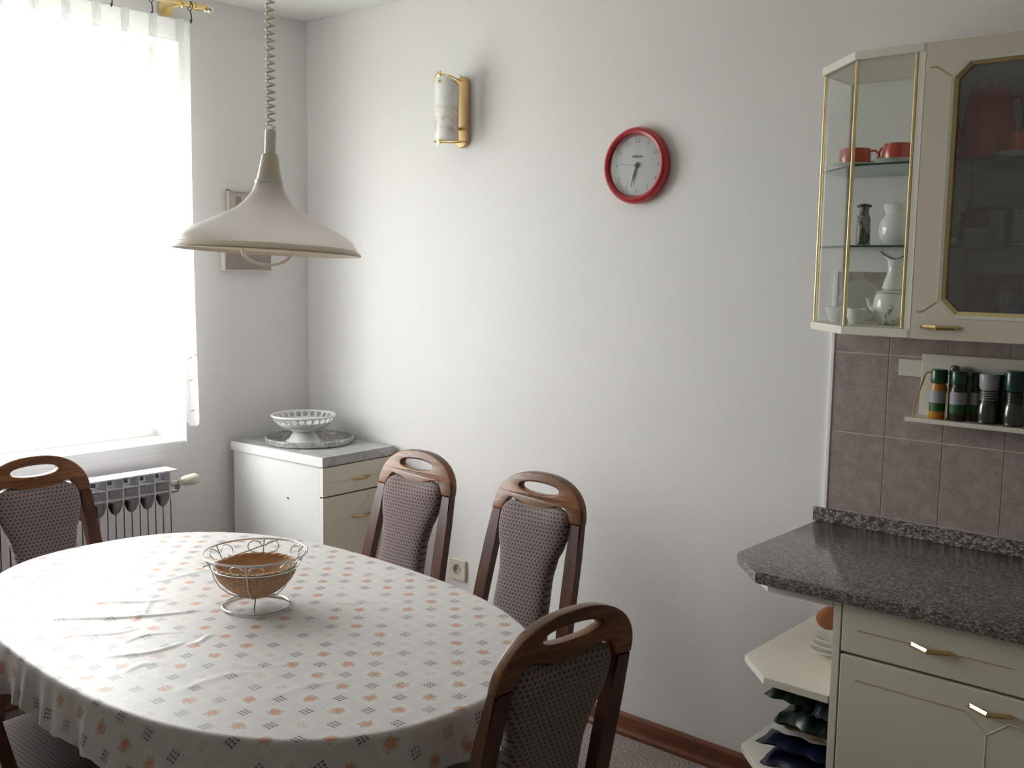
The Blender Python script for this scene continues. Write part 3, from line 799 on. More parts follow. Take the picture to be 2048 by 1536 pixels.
# ------------------------------------------------------------------ socket
so = thing('wall_socket', 'cream wall power socket behind the chairs low on the wall', 'socket', (.913, 0, .410))
bm = bm_new(); lathe(bm, [(.021, .0105), (.0235, .012), (.030, .0125)], 32); 
sq = [(.0405*sgx, .0405*sgy) for sgx, sgy in ((1, 1), (-1, 1), (-1, -1), (1, -1))]
def rrect(hw, hh, r, n=5):
    out = []
    for cx, cy, a0 in ((hw-r, hh-r, 0), (-hw+r, hh-r, PI/2), (-hw+r, -hh+r, PI), (hw-r, -hh+r, 1.5*PI)):
        for k in range(n+1): a = a0+PI/2*k/n; out.append((cx+r*math.cos(a), cy+r*math.sin(a)))
    return out
bm.free()
bm = plate([rrect(.041, .041, .008), [(.0205*math.cos(2*PI*k/32), .0205*math.sin(2*PI*k/32)) for k in range(32)]], .012, .002, lambda c: (c.x, -.0065+c.z, c.y)); obj('cover_plate', bm, 'valve', so)
bm = bm_new(); lathe(bm, [(0, .001), (.021, .001), (.0215, .012), (.0200, .012), (.0185, .003), (0, .003)], 32); xform(bm, Rf); obj('socket_well', bm, 'plaque_pale', so)
bm = bm_new()
for s in (-1, 1): tube(bm, [(s*.0095, -.0028, 0), (s*.0095, -.0036, 0)], .0026, 10)
obj('pin_hole', bm, 'black', so)

# ------------------------------------------------------------------ pendant lamp
LX, LY, LZ = 1.541, -1.310, 1.597
lp = thing('pendant_lamp', 'white bell-shaped pendant lamp on a coiled cord above the table', 'lamp', (LX, LY, LZ))
lp.rotation_euler = (0, math.radians(.3), 0)
k = .001168
prof = [(27, 133), (29, 127), (33, 116), (40, 107), (50, 94), (65, 82), (84, 72), (104, 61), (124, 51), (144, 41), (160, 32), (171, 24), (176, 15), (178, 9)]
bm = bm_new(); lathe(bm, [(r*k, z*k) for r, z in prof], 96); obj('lamp_shade', bm, 'opal', lp)
bm = bm_new(); lathe(bm, [(.2045, .0105), (.2085, .0095), (.2165, .0035), (.2200, -.0010), (.2190, -.0045), (.2120, -.0048), (.2030, .0030), (.2045, .0105)], 96); obj('rim', bm, 'lamp_cream', lp)
bm = bm_new(); lathe(bm, [(.0325, .1545), (.0330, .158), (.0325, .1625), (.030, .1630), (.030, .1550)], 48); obj('collar_ring', bm, 'white_enamel', lp)
bm = bm_new(); lathe(bm, [(0, .1640), (.0292, .1640), (.0290, .166), (.0185, .2220), (.0175, .2240), (0, .2245)], 48); obj('socket_cover', bm, 'lamp_cream', lp)
bm = bm_new(); lathe(bm, [(0, .2240), (.0132, .2240), (.0132, .276), (.0120, .2795), (.008, .282), (0, .2825)], 32); obj('cord_grip', bm, 'white_enamel', lp)
bm = bm_new(); pts = [(.006*math.cos(0), 0, .280)]
zt = H-LZ-.035; z0 = .285; T = 37
for i in range(T*14+1):
    f = i/(T*14); z = z0 + (zt-z0)*(f*.88+.12*f*f); a = 2*PI*T*f; pts.append((.0092*math.cos(a), .0092*math.sin(a), z))
pts.append((0, 0, zt+.01)); tube(bm, pts, .0027, 6)
o = obj('coiled_cord', bm, 'coil', lp)
bm = bm_new(); lathe(bm, [(0, zt+.034), (.045, zt+.034), (.045, zt+.028), (.030, zt-.005), (.010, zt-.012), (0, zt-.012)], 32); obj('ceiling_rose', bm, 'white_enamel', lp)
bm = bm_new(); pts = []
cdir = Vector((-rt.x, -rt.y, 0)).normalized()
for i in range(25):
    a = PI + PI*i/24; pts.append(cdir*(.058*math.cos(a)) + Vector((0, 0, .000+.034*math.sin(a)))) 
pts = [pts[0]+Vector((0, 0, .09))] + pts + [pts[-1]+Vector((0, 0, .09))]
tube(bm, pts, .0034, 8); obj('pull_handle', bm, 'lamp_in', lp)
bm = bm_new(); lathe(bm, [(0, .135), (.020, .135), (.021, .085), (.018, .075), (.026, .050), (.030, .030), (.022, .010), (0, .004)], 24); obj('bulb', bm, 'white_enamel', lp)
bm = bm_new(); lathe(bm, [(.021, .150), (.027, .150), (.028, .100), (.021, .095)], 24)
for s in (1, -1): tube(bm, [cdir*(.058*s)+Vector((0, 0, .09)), cdir*(.026*s)+Vector((0, 0, .110))], .003, 6)
obj('bulb_holder', bm, 'white_enamel', lp)
tilt = Matrix.Translation((0, 0, .28)) @ Matrix.Rotation(math.radians(-2.75), 4, 'X') @ Matrix.Translation((0, 0, -.28))
for ch in [q for q in bpy.data.objects if q.parent == lp]:
    if ch.name.split('.')[0] not in ('coiled_cord', 'ceiling_rose'): ch.matrix_local = tilt

# ------------------------------------------------------------------ table and cloth
TC = (1.545, -1.410); TA, TB, TN, TR = .783, .495, 2.46, -.0597
def tb(phi, s=1.0, ex=0.0):
    c, sn = math.cos(phi), math.sin(phi)
    r = (abs(c/TA)**TN + abs(sn/TB)**TN)**(-1/TN)*s + ex
    u, v = r*c, r*sn
    return (TC[0]+u*math.cos(TR)-v*math.sin(TR), TC[1]+u*math.sin(TR)+v*math.cos(TR))
TZ = .750
tbl = thing('dining_table', 'oval dining table under the flowered tablecloth', 'table', (TC[0], TC[1], 0), TR)
def loc(p): # world xy -> table local
    d = Vector((p[0]-TC[0], p[1]-TC[1])); c, s = math.cos(-TR), math.sin(-TR); return (d.x*c-d.y*s, d.x*s+d.y*c)
bm = bm_new(); prism(bm, [loc(tb(2*PI*i/96, 1, -.008)) for i in range(96)], TZ-.030, TZ, .004); obj('tabletop', bm, 'table_wood', tbl)
bm = bm_new()
for a, b in (((-.52, -.29), (.52, -.27)), ((-.52, .27), (.52, .29)), ((-.53, -.29), (-.51, .29)), ((.51, -.29), (.53, .29))): box(bm, (a[0], a[1], TZ-.11), (b[0], b[1], TZ-.03))
obj('apron', bm, 'table_wood', tbl, False)
for sx_ in (-1, 1):
    for sy_ in (-1, 1):
        bm = bm_new(); x, y = .36*sx_, .075*sy_
        tube(bm, [(x, y, 0), (x, y, TZ-.10)], [.026, .040], 4); xform(bm, lambda c: c); obj('leg', bm, 'table_wood', tbl, False)
# cloth: one continuous sheet
bm = bm_new(); uvl = bm.loops.layers.uv.new('UVMap')
NP, NRr = 420, 110
creases = [((1.30, -1.78), (1.50, -1.50), .0042, .008), ((1.27, -1.66), (1.36, -1.50), .0030, .008), ((1.62, -1.79), (1.66, -1.63), .0034, .008), ((1.66, -1.63), (1.67, -1.56), .0025, .008),
           ((1.78, -1.70), (1.95, -1.50), .0016, .009), ((1.20, -1.50), (1.25, -1.22), .0022, .010), ((1.86, -1.78), (1.90, -1.60), .0015, .010), ((1.05, -1.62), (1.14, -1.42), .0025, .010),
           ((1.70, -1.80), (1.72, -1.72), .0020, .008), ((1.55, -1.72), (1.58, -1.60), .0020, .007), ((1.44, -1.80), (1.50, -1.66), .0022, .007), ((1.66, -1.24), (1.80, -1.14), .0018, .008),
           ((1.36, -1.52), (1.44, -1.64), .0016, .007), ((1.00, -1.30), (1.10, -1.10), .0016, .01), ((2.00, -1.70), (2.08, -1.50), .0014, .008), ((1.92, -1.45), (2.05, -1.35), .0012, .01)]
def crz(x, y):
    h = 0
    for (a, b, amp, wd) in creases:
        dx, dy = b[0]-a[0], b[1]-a[1]; L2 = dx*dx+dy*dy; t = max(0, min(1, ((x-a[0])*dx+(y-a[1])*dy)/L2))
        L = math.sqrt(L2); off = .012*math.sin(t*5.0+a[0]*40)
        px, py = a[0]+dx*t - dy/L*off, a[1]+dy*t + dx/L*off
        d2 = (x-px)**2+(y-py)**2
        if d2 < .0016: h += amp*math.exp(-d2/(wd*wd))*(math.sin(PI*min(1, max(0, t)))**.5*.8+.2)
    return h
ctr = bm.verts.new((TC[0], TC[1], TZ+.003)); uvs = {ctr: (TC[0], TC[1])}
rings = []
for j in range(1, NRr+1):
    s = (j/NRr)**.85; ring = []
    for i in range(NP):
        x, y = tb(2*PI*i/NP, s, -.006*s); v = bm.verts.new((x, y, TZ+.003+crz(x, y)*(1 if s < .97 else .3))); uvs[v] = (x, y); ring.append(v)
    rings.append(ring)
hem = []
NH = 16
for j in range(1, NH+1):
    t = j/NH; ring = []
    for i in range(NP):
        ph = 2*PI*i/NP
        drop = .104 + .020*abs(math.sin(2*ph))**2 + .004*math.sin(ph*37)
        s = drop*t                                     # arc length past the edge
        if s < .012: ox, oz = .006*math.sin(s/.012*PI/2), -.006*(1-math.cos(s/.012*PI/2))
        else: ox, oz = .006, -.006-(s-.012)
        fold = (.006*math.sin(ph*23+.8*math.sin(ph*3)) + .005*math.sin(ph*41+2) + .002*math.sin(ph*67))*t**1.3 + .012*t
        x, y = tb(ph, 1, -.006+ox+fold); ux, uy = tb(ph, 1, s)
        v = bm.verts.new((x, y, TZ+.003+oz)); uvs[v] = (ux, uy); ring.append(v)
    hem.append(ring)
rr = rings+hem
for i in range(NP): bm.faces.new((ctr, rr[0][i], rr[0][(i+1) % NP]))
for a, b in zip(rr, rr[1:]):
    for i in range(NP): j = (i+1) % NP; bm.faces.new((a[i], b[i], b[j], a[j]))
for f in bm.faces:
    for l in f.loops: l[uvl].uv = uvs[l.vert]
tcl = obj('tablecloth', bm, 'cloth', None, True, angle=80)
tag(tcl, 'white tablecloth printed with small orange flowers and dark checks', 'tablecloth')

# ------------------------------------------------------------------ dining chairs
def mirror(pts): return pts + [(-x, z) for x, z in reversed(pts)]
ZJ, ZT = .845, .968
def back_y(z): return -.195 - (z-.45)*.20 - .05*max(0, z-.45)**2
def chair():
    t = thing('dining_chair', 'tmp', 'chair', (0, 0, 0))
    # crest rail with hand slot, outline in (x, z)
    right = []
    hw = .170
    right += [(hw, ZJ-.002)]
    for kx in range(1, 15):       # outer arch, superellipse
        a = PI/2*kx/14; right.append((hw*math.cos(a)**.86 if kx < 14 else 0, ZJ+(ZT-ZJ)*math.sin(a)**.92))
    arch = right + [(-x, z) for x, z in reversed(right[:-1])]
    # lower edge from left joint inwards: ears and centre dip
    low = []
    for kx in range(0, 29):
        x = -.130 + .260*kx/28; u = abs(x)/.130
        z = ZJ+.018 + .020*math.sin(min(1, u/.78)*PI/2)**2 if u < .78 else ZJ+.038 - .040*((u-.78)/.22)**1.6
        low.append((x, z))
    outline = arch + [(-.130, ZJ-.002)] + low[1:-1] + [(.130, ZJ-.002)]
    slot = []
    for kx in range(28):
        a = 2*PI*kx/28; slot.append((.074*math.cos(a), ZJ+.0785 + .0165*math.copysign(abs(math.sin(a))**.85, math.sin(a)) + .010*(1-math.cos(a)**2)*0 - .05*(math.cos(a)*.074)**2*20*.05))
    fn = lambda c: (c.x, back_y(c.y)+c.z - .12*c.x*c.x*2, c.y)
    bm = plate([outline, slot], .028, .005, fn, 3); obj('crest_rail', bm, 'chair_wood', t)
    # rear legs continue up as stiles
    for s in (-1, 1):
        bm = bm_new(); sect = []
        for z in (0, .15, .32, .45, .55, .65, .75, ZJ-.003):
            xo = .170 + .022*(1-max(0, min(1, (z-.45)/(ZJ-.45)))) if z > .45 else .192-.012*(.45-z)/.45
            wd = .040 if z > .40 else .036
            y = back_y(z) if z >= .45 else back_y(.45) - (.45-z)*.14
            if z > .45: y -= .007*(z-.45)/.4
            th_ = .014
            sect.append([(s*xo, y-th_, z), (s*xo, y+th_, z), (s*(xo-wd), y+th_, z), (s*(xo-wd), y-th_, z)])
        R_ = [[bm.verts.new(p) for p in q] for q in sect]
        for a, b in zip(R_, R_[1:]):
            for i in range(4): bm.faces.new((a[i], a[(i+1) % 4], b[(i+1) % 4], b[i]))
        bm.faces.new(R_[0]); bm.faces.new(R_[-1])
        ed = [e for e in bm.edges if abs(e.verts[0].co.z-e.verts[1].co.z) > .03]
        bmesh.ops.bevel(bm, geom=ed, offset=.005, segments=2, affect='EDGES')
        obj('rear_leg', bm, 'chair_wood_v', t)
    # back pad: lofted hourglass
    zs = [ZJ+.036-i*(.036+ZJ-.465)/30 for i in range(31)]
    def hwid(z):
        d = ZJ+.036-z
        pts = [(0, .085), (.012, .116), (.035, .1265), (.075, .127), (.110, .118), (.150, .102), (.20, .094), (.30, .097), (.42, .112)]
        for (a, va), (b, vb) in zip(pts, pts[1:]):
            if d <= b: f = (d-a)/(b-a); f = f*f*(3-2*f); return va+(vb-va)*f
        return pts[-1][1]
    bm = bm_new(); R_ = []; NN = 28
    for i, z in enumerate(zs):
        hwz = hwid(z); e = min(1, (i+.4)/3.0); e2 = min(1, (30-i+.5)/2.0)
        th_ = .028*min(math.sqrt(e), 1)*math.sqrt(e2)
        ring = []
        for kx in range(NN):
            a = 2*PI*kx/NN; cx_, sx_2 = math.cos(a), math.sin(a)
            px = hwz*math.copysign(abs(cx_)**.45, cx_); py = th_*math.copysign(abs(sx_2)**.60, sx_2)
            zz = z
            if i < 8: zz = z - .020*(1-i/8)*max(0, 1-(abs(px)/.085)**2) if True else z    # centre dip on top
            ring.append(bm.verts.new((px, back_y(zz)+.006+py - .24*px*px, zz)))
        R_.append(ring)
    for a, b in zip(R_, R_[1:]):
        for kx in range(NN): bm.faces.new((a[kx], a[(kx+1) % NN], b[(kx+1) % NN], b[kx]))
    bm.faces.new(R_[0]); bm.faces.new(R_[-1]); obj('back_pad', bm, 'fabric', t)
    # seat cushion
    bm = bm_new()
    pts = []
    for kx in range(40):
        a = 2*PI*kx/40; c_, s_ = math.cos(a), math.sin(a)
        wy = .205*math.copysign(abs(s_)**.42, s_); taper = 1+.09*(wy/.2)
        pts.append((.205*taper*math.copysign(abs(c_)**.42, c_), wy+.010))
    prs = [(.97, .425), (1.0, .435), (1.0, .462), (.985, .474), (.93, .482), (.7, .487), (.35, .489)]
    R_ = [[bm.verts.new((p[0]*f, .010+(p[1]-.010)*f, z)) for p in pts] for f, z in prs]
    for a, b in zip(R_, R_[1:]):
        for kx in range(40): bm.faces.new((a[kx], a[(kx+1) % 40], b[(kx+1) % 40], b[kx]))
    bm.faces.new(R_[0]); bm.faces.new(R_[-1]); obj('seat', bm, 'fabric_seat', t)
    bm = bm_new(); prism(bm, [(p[0]*.93, p[1]*.93) for p in pts], .365, .424, .003); obj('seat_frame', bm, 'chair_wood', t)
    for s in (-1, 1):
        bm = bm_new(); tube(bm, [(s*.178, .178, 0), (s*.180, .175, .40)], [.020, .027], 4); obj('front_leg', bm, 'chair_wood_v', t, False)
    bm = bm_new(); box(bm, (-.15, back_y(.45)-.010, .445), (.15, back_y(.45)+.012, .475), .004); obj('back_rail', bm, 'chair_wood', t)
    return t
c0 = chair()
G = 'dining chairs around the table'
c0.location = (1.188, -.785, 0); c0.rotation_euler = (0, 0, PI)
tag(c0, 'brown wooden chair with grey dotted back pad between sideboard and wall socket', 'chair', G)
copy_tree(c0, (1.700, -.785, 0), PI-.01, 'brown wooden chair with grey dotted back pad right of the wall socket', G)
copy_tree(c0, (.735, -1.395, 0), -PI/2, 'wooden chair at the window end of the table, in front of the radiator', G)
copy_tree(c0, (2.198, -1.334, 0), math.radians(82.4), 'dark wooden chair seen from behind at the right end of the table', G)
copy_tree(c0, (1.34, -1.735, 0), 0, 'dark chair cut off by the lower left corner of the picture', G)

# ------------------------------------------------------------------ wire stand, wicker bowl and stick on the table
TT = TZ+.0042
BX, BY = 1.562, -1.382
ws = thing('wire_fruit_stand', 'silver wire fruit stand with scrollwork on the tablecloth', 'fruit stand', (BX, BY, TT))
bm = bm_new(); tube(bm, circle((0, 0, .131), .121, 64), .0024, 8, True); obj('top_ring', bm, 'chrome', ws)
bm = bm_new(); tube(bm, circle((0, 0, .098), .100, 56), .0014, 6, True); obj('middle_ring', bm, 'chrome', ws)
bm = bm_new(); tube(bm, circle((0, 0, .0034), .078, 56), .0027, 8, True); obj('base_ring', bm, 'chrome', ws)
NB = 6
for i in range(NB):
    a = 2*PI*i/NB+.25; u = Vector((math.cos(a), math.sin(a), 0)); tt = Vector((-math.sin(a), math.cos(a), 0))
    bm = bm_new(); tube(bm, [u*.121+Vector((0, 0, .131)), u*.103+Vector((0, 0, .098)), u*.101+Vector((0, 0, .085)), u*.088+Vector((0, 0, .060)), u*.066+Vector((0, 0, .040)), u*.040+Vector((0, 0, .027)), u*.008+Vector((0, 0, .022))], .0015, 6); obj('upright', bm, 'chrome', ws)
    for s in (-1, 1):
        bm = bm_new(); pts = []
        for q in range(22):
            f = q/21; ang = a + s*(.10+.30*0) ; 
            # S scroll hugging the cone between the rings
            th2 = f*1.55*PI; rad_ = .019*(1-.35*f)
            px = s*(.022+.002) + s*(-rad_*math.cos(th2)) ; pz = .1135 + rad_*math.sin(th2)*.78*(1 if True else 1)
            aa = a + px/.112; rz_ = .100 + (pz-.098)/.033*.021
            pts.append((rz_*math.cos(aa), rz_*math.sin(aa), pz))
        tube(bm, pts, .0014, 5); obj('scroll', bm, 'chrome', ws)
for i in range(4):
    a = 2*PI*i/4+.9; u = Vector((math.cos(a), math.sin(a), 0))
    bm = bm_new(); pts = [u*(.078*(1-f)**1.0 + .004) + Vector((0, 0, .004+.017*math.sin(f*PI/2)**.7 + .0*f)) for f in [q/8 for q in range(9)]]
    tube(bm, pts, .0018, 6); obj('foot_wire', bm, 'chrome', ws)
wb = thing('wicker_bowl', 'brown wicker bowl set inside the wire stand', 'bowl', (BX, BY, TT+.024))
def wr(z): return .018+.0785*math.sin(min(1, (z+.0002)/.076)*PI/2)**.72 if z > 0 else .018
bm = bm_new(); zs = [i*.0755/12 for i in range(13)]
lathe(bm, [(0, .001)]+[(wr(z)-.004, z+.001) for z in zs]+[(wr(z)-.0055, z+.002) for z in reversed(zs)]+[(0, .004)], 48); obj('basket_lining', bm, 'wicker_in', wb)
bm = bm_new(); NW = 72
for j in range(19):
    z = .002+j*.0740/18; r = wr(z)-.0018
    tube(bm, [((r+.0012*math.cos(PI*i+PI*j))*math.cos(2*PI*i/NW), (r+.0012*math.cos(PI*i+PI*j))*math.sin(2*PI*i/NW), z) for i in range(NW)], .0021, 5, True)
obj('woven_strand', bm, 'wicker', wb)['kind'] = 'stuff'
bm = bm_new()
for i in range(36):
    a = 2*PI*i/36; tube(bm, [((wr(z)-.001+s_)*math.cos(a), (wr(z)-.001+s_)*math.sin(a), z) for z, s_ in [(.002+q*.0735/9, 0) for q in range(10)]], .0013, 5)
obj('stake', bm, 'wicker_in', wb)['kind'] = 'stuff'
bm = bm_new()
for ph in (0, PI):
    tube(bm, [((.0935+.0018*math.cos(14*2*PI*i/160+ph))*math.cos(2*PI*i/160), (.0935+.0018*math.cos(14*2*PI*i/160+ph))*math.sin(2*PI*i/160), .0765+.0018*math.sin(14*2*PI*i/160+ph)) for i in range(160)], .0026, 6, True)
obj('braided_rim', bm, 'wicker', wb)
bm = bm_new(); A_ = Vector((1.5225, -1.277, TT+.1355)); B_ = Vector((1.5250, -1.500, TT+.112)); tube(bm, [A_, A_.lerp(B_, .5), B_], [.0012, .0016, .0018], 6)
tag(obj('metal_skewer', bm, 'steel', None), 'thin grey metal skewer lying across the wire fruit stand', 'skewer')

# ------------------------------------------------------------------ kitchen: worktop, base units
WTZ = .855
wt = thing('worktop', 'speckled grey-brown granite-look worktop with cut corner and upstand', 'worktop', (2.36, 0, WTZ-.03))
pts = [(2.345, -.011), (2.345, -.475), (2.462, -.598), (4.3, -.598), (4.3, -.011)]
bm = bm_new(); prism(bm, [(x-2.36, y) for x, y in pts], 0, .030, .0035); obj('slab', bm, 'granite', wt)
bm = bm_new(); box(bm, (2.338-2.36, -.022, .030), (4.3-2.36, -.0098, .030+.041), .002); obj('upstand', bm, 'granite_up', wt, False)
bm = bm_new(); tube(bm, [(2.345-2.36-.0006, -.475, .015), (2.462-2.36-.0006, -.5985, .015)], .0008, 4, rz=.014); obj('edge_band', bm, 'granite_up', wt, False)

# open end shelf unit
SX0, SX1 = 2.375, 2.644
es = thing('open_shelf_unit', 'cream open end shelves with cut corners under the worktop', 'shelf unit', (2.5, -.3, 0))
def shelf_bd(z0, z1, name, y0=-.571, mat='cream_light'):
    p = [(SX0, -.006), (SX0, -.470), (SX0+.105, y0), (SX1, y0), (SX1, -.006)]
    bm = bm_new(); prism(bm, [(x-2.5, y+.3) for x, y in p], z0, z1, .0015); obj(name, bm, mat, es, False)
shelf_bd(.803, .8235, 'top_board'); shelf_bd(.571, .590, 'shelf'); shelf_bd(.331, .350, 'shelf'); shelf_bd(.085, .104, 'bottom_board')
bm = bm_new(); box(bm, (SX1-.0-2.5-.002, -.006+.3-.0, .08), (SX1-2.5+.0, .3-.565, .8235)); bm.free()
bm = bm_new(); box(bm, (SX0+.05-2.5, .3-.05, 0), (SX1-2.5, .3-.50, .085)); obj('plinth', bm, 'cream_light', es, False)

bc = thing('base_cabinet', 'cream kitchen base cabinet with drawer and grooved door under the worktop', 'cabinet', (2.9, -.3, 0))
L = lambda x, y, z: (x-2.9, y+.3, z)
BX0, BX1 = 2.646, 3.10
bm = bm_new(); box(bm, L(BX0, -.570, .08), L(BX0+.018, -.006, .8235), .001); obj('side_panel', bm, 'cream_light', bc, False)
bm = bm_new(); box(bm, L(BX0+.0185, -.549, .10), L(BX1-.002, -.006, .82)); obj('carcass', bm, 'dark_gap', bc, False)  # coloured dark so the gaps between the fronts look shaded
bm = bm_new(); box(bm, L(BX0+.02, -.50, 0), L(BX1, -.05, .098)); obj('plinth', bm, 'cream', bc, False)
def bfront(par, L, name, x0, x1, z0, z1):
    bm = bm_new(); box(bm, L(x0, -.570, z0), L(x1, -.5505, z1), .003); return obj(name, bm, 'cream', par, False)
dr = bfront(bc, L, 'drawer', BX0+.021, BX1-.002, .705, .8195)
bm = bm_new(); bow_handle(bm, L(2.826, -.5705, .762), L(2.908, -.5705, .762), (0, -.026, 0), .0052); obj('handle', bm, 'brass', dr)
bm = bm_new()
tube(bm, [L(2.702, -.570, .7615), L(2.818, -.570, .7615)], .0013, 6); obj('groove_tone', bm, 'gold_trim', dr)  # raised line, gold colour stands for light caught in the groove
bm = bm_new(); tube(bm, [L(2.918, -.570, .7615), L(3.032, -.570, .7615)], .0013, 6); obj('groove_tone', bm, 'gold_trim', dr)
do = bfront(bc, L, 'door', BX0+.021, BX1-.002, .10, .6985)
bm = bm_new(); bow_handle(bm, L(2.955, -.5705, .660), L(3.037, -.5705, .660), (0, -.026, 0), .0052); obj('handle', bm, 'brass', do)
bm = bm_new(); tube(bm, [L(2.704, -.570, .645), L(2.947, -.570, .645)], .0013, 6)
obj('groove_tone', bm, 'gold_trim', do)
bm = bm_new(); tube(bm, [L(2.950, -.5700, .642), L(2.990, -.5700, .605), L(3.032, -.5700, .641), L(3.06, -.57, .641)], .0012, 6); obj('groove_tone', bm, 'cream_light', do)
bm = bm_new(); tube(bm, [L(2.990, -.570, .605), L(2.990, -.570, .20), L(2.950, -.570, .16), L(2.75, -.57, .16)], .0012, 6); obj('groove_tone', bm, 'cream_light', do)
# further units out of frame keep the run going
b2 = thing('base_cabinet', 'plain cream kitchen base cabinet beyond the right edge of the picture', 'cabinet', (3.7, -.3, 0))
L2 = lambda x, y, z: (x-3.7, y+.3, z)
bm = bm_new(); box(bm, L2(3.104, -.549, .10), L2(4.29, -.006, .8235)); obj('carcass', bm, 'cream_light', b2, False)
bm = bm_new(); box(bm, L2(3.104, -.50, 0), L2(4.29, -.05, .098)); obj('plinth', bm, 'cream', b2, False)
for i in range(2): bfront(b2, L2, 'door', 3.106+.593*i, 3.696+.593*i, .10, .8195)

# things on the open shelves
bd = thing('terracotta_dish', 'round terracotta-brown dish leaning on end on the upper open shelf', 'dish', (2.615, -.40, .5903))
bm = bm_new(); lathe(bm, [(0, .0), (.028, .0), (.038, .005), (.042, .012), (.038, .011), (.030, .005), (0, .004)], 40)
R_ = Matrix.Rotation(math.radians(-68), 4, 'X'); xform(bm, lambda c: R_ @ c + Vector((0, 0, .0405))); 
o = obj('dish_body', bm, 'terracotta', bd)
st = []
for i, (z, r) in enumerate(((.5903, .052), (.6053, .050), (.6203, .048))):
    bm = bm_new(); lathe(bm, [(0, 0), (r*.55, 0), (r*.62, .004), (r, .012), (r+.001, .0145), (r*.95, .0145), (r*.6, .0065), (0, .005)], 36)
    o = obj('saucer', bm, 'porcelain', None); o.location = (2.534+.002*i, -.312+.003*i, z)
    tag(o, ('lowest', 'middle', 'topmost')[i]+' white saucer in the small stack on the upper open shelf', 'saucer', 'saucers on the open shelf'); st.append(o)
bd.location = (2.482, -.186, .5903); bd.rotation_euler = (0, 0, .5)

def bag(name, label, cat, cx, cy, z, sx, sy, sz, mat, seed, rz=0, crump=.25):
    rnd = random.Random(seed); bm = bm_new(); NXg, NYg = 18, 12
    def P(i, j, side):
        u, v = -1+2*i/NXg, -1+2*j/NYg
        e = max(0, (1-abs(u)**4))*max(0, (1-abs(v)**4))
        n = math.sin(u*5+seed)*math.cos(v*4+seed*2)+.5*math.sin(u*11+v*7+seed*3)
        n2 = math.sin(u*23+v*17+seed)*math.sin(v*29-u*11+seed)
        h = sz*(e**.5)*(.62+.20*n*crump*1.6+.10*n2)
        jx = .035*math.sin(v*9+seed)*abs(u)**3; jy = .04*math.sin(u*8+seed*1.7)*abs(v)**3
        x, y = u*sx*(1+jx), v*sy*(1+jy)
        return Vector((x, y, h if side else (.0 if e > .02 else sz*.1*abs(n))))
    T_ = [[bm.verts.new(P(i, j, 1)) for j in range(NYg+1)] for i in range(NXg+1)]
    B_2 = [[bm.verts.new(P(i, j, 0)) for j in range(NYg+1)] for i in range(NXg+1)]
    for i in range(NXg):
        for j in range(NYg):
            bm.faces.new((T_[i][j], T_[i+1][j], T_[i+1][j+1], T_[i][j+1])); bm.faces.new((B_2[i][j], B_2[i][j+1], B_2[i+1][j+1], B_2[i+1][j]))
    for i in range(NXg):
        for j in (0, NYg): bm.faces.new((T_[i][j], T_[i+1][j], B_2[i+1][j], B_2[i][j]))
    for j in range(NYg):
        for i in (0, NXg): bm.faces.new((T_[i][j], T_[i][j+1], B_2[i][j+1], B_2[i][j]))
    bmesh.ops.remove_doubles(bm, verts=bm.verts, dist=1e-6)
    o = obj(name, bm, mat, None); o.location = (cx, cy, z); o.rotation_euler = (0, 0, rz); tag(o, label, cat)
    return o
bag('plastic_bag', 'navy blue folded plastic bag at the bottom of the pile on the lower open shelf', 'bag', 2.548, -.38, .3505, .092, .150, .052, 'bag_blue', 1, .0)
bag('plastic_bag', 'blue folded plastic bag with a pointed corner above the navy one', 'bag', 2.540, -.375, .398, .098, .145, .036, 'bag_blue', 5, .0)
bag('paper_pile', 'grey-white folded papers between the blue and green bags', 'papers', 2.553, -.37, .434, .085, .135, .018, 'paper', 3, .0, .05)
bag('paper_bag', 'beige paper bag edge under the dark green bag', 'bag', 2.575, -.39, .454, .062, .130, .008, 'kraft', 4, 0, .05)
bag('plastic_bag', 'crumpled dark green plastic bag on the lower open shelf', 'bag', 2.562, -.39, .464, .078, .135, .060, 'bag_green', 8, .0, .5)
bag('plastic_bag', 'dark green bag tip poking out at the top of the pile', 'bag', 2.518, -.40, .522, .062, .12, .038, 'bag_green', 11, .0, .5)
bag('plastic_bag', 'blue-grey plastic bag squeezed under the upper shelf beside the side panel', 'bag', 2.614, -.43, .516, .026, .11, .046, 'bag_lblue', 13, .0, .4)

# ------------------------------------------------------------------ wall cupboards
VZ0, VZ1 = 1.415, 2.095
def vpoly(ex):   # plan of the glazed end unit
    return [(2.694, -.006), (2.385-ex, -.006), (2.385-ex, -.176-ex*.4), (2.530-ex*.4, -.322-ex), (2.694, -.330-ex)]
vt = thing('glass_end_cabinet', 'cream glazed end wall cabinet with cut corner and gold edges', 'cabinet', (2.55, -.16, VZ0))
LV = lambda p, z: (p[0]-2.55, p[1]+.16, z-VZ0)
def vprism(name, pts, z0, z1, mat, bev=.0015):
    bm = bm_new(); prism(bm, [(x-2.55, y+.16) for x, y in pts], z0-VZ0, z1-VZ0, bev); return obj(name, bm, mat, vt, False)
vprism('bottom_board', vpoly(.009), VZ0, VZ0+.020, 'cream_light'); vprism('top_board', vpoly(.009), VZ1-.020, VZ1, 'cream_light')
vprism('back_panel', [(2.694, -.004), (2.385, -.004), (2.385, -.0075), (2.694, -.0075)], VZ0+.02, VZ1-.02, 'white_lam', .0003)
vprism('divider_panel', [(2.694, -.008), (2.6805, -.008), (2.6805, -.333), (2.694, -.333)], VZ0+.02, VZ1-.02, 'cream_light', .001)
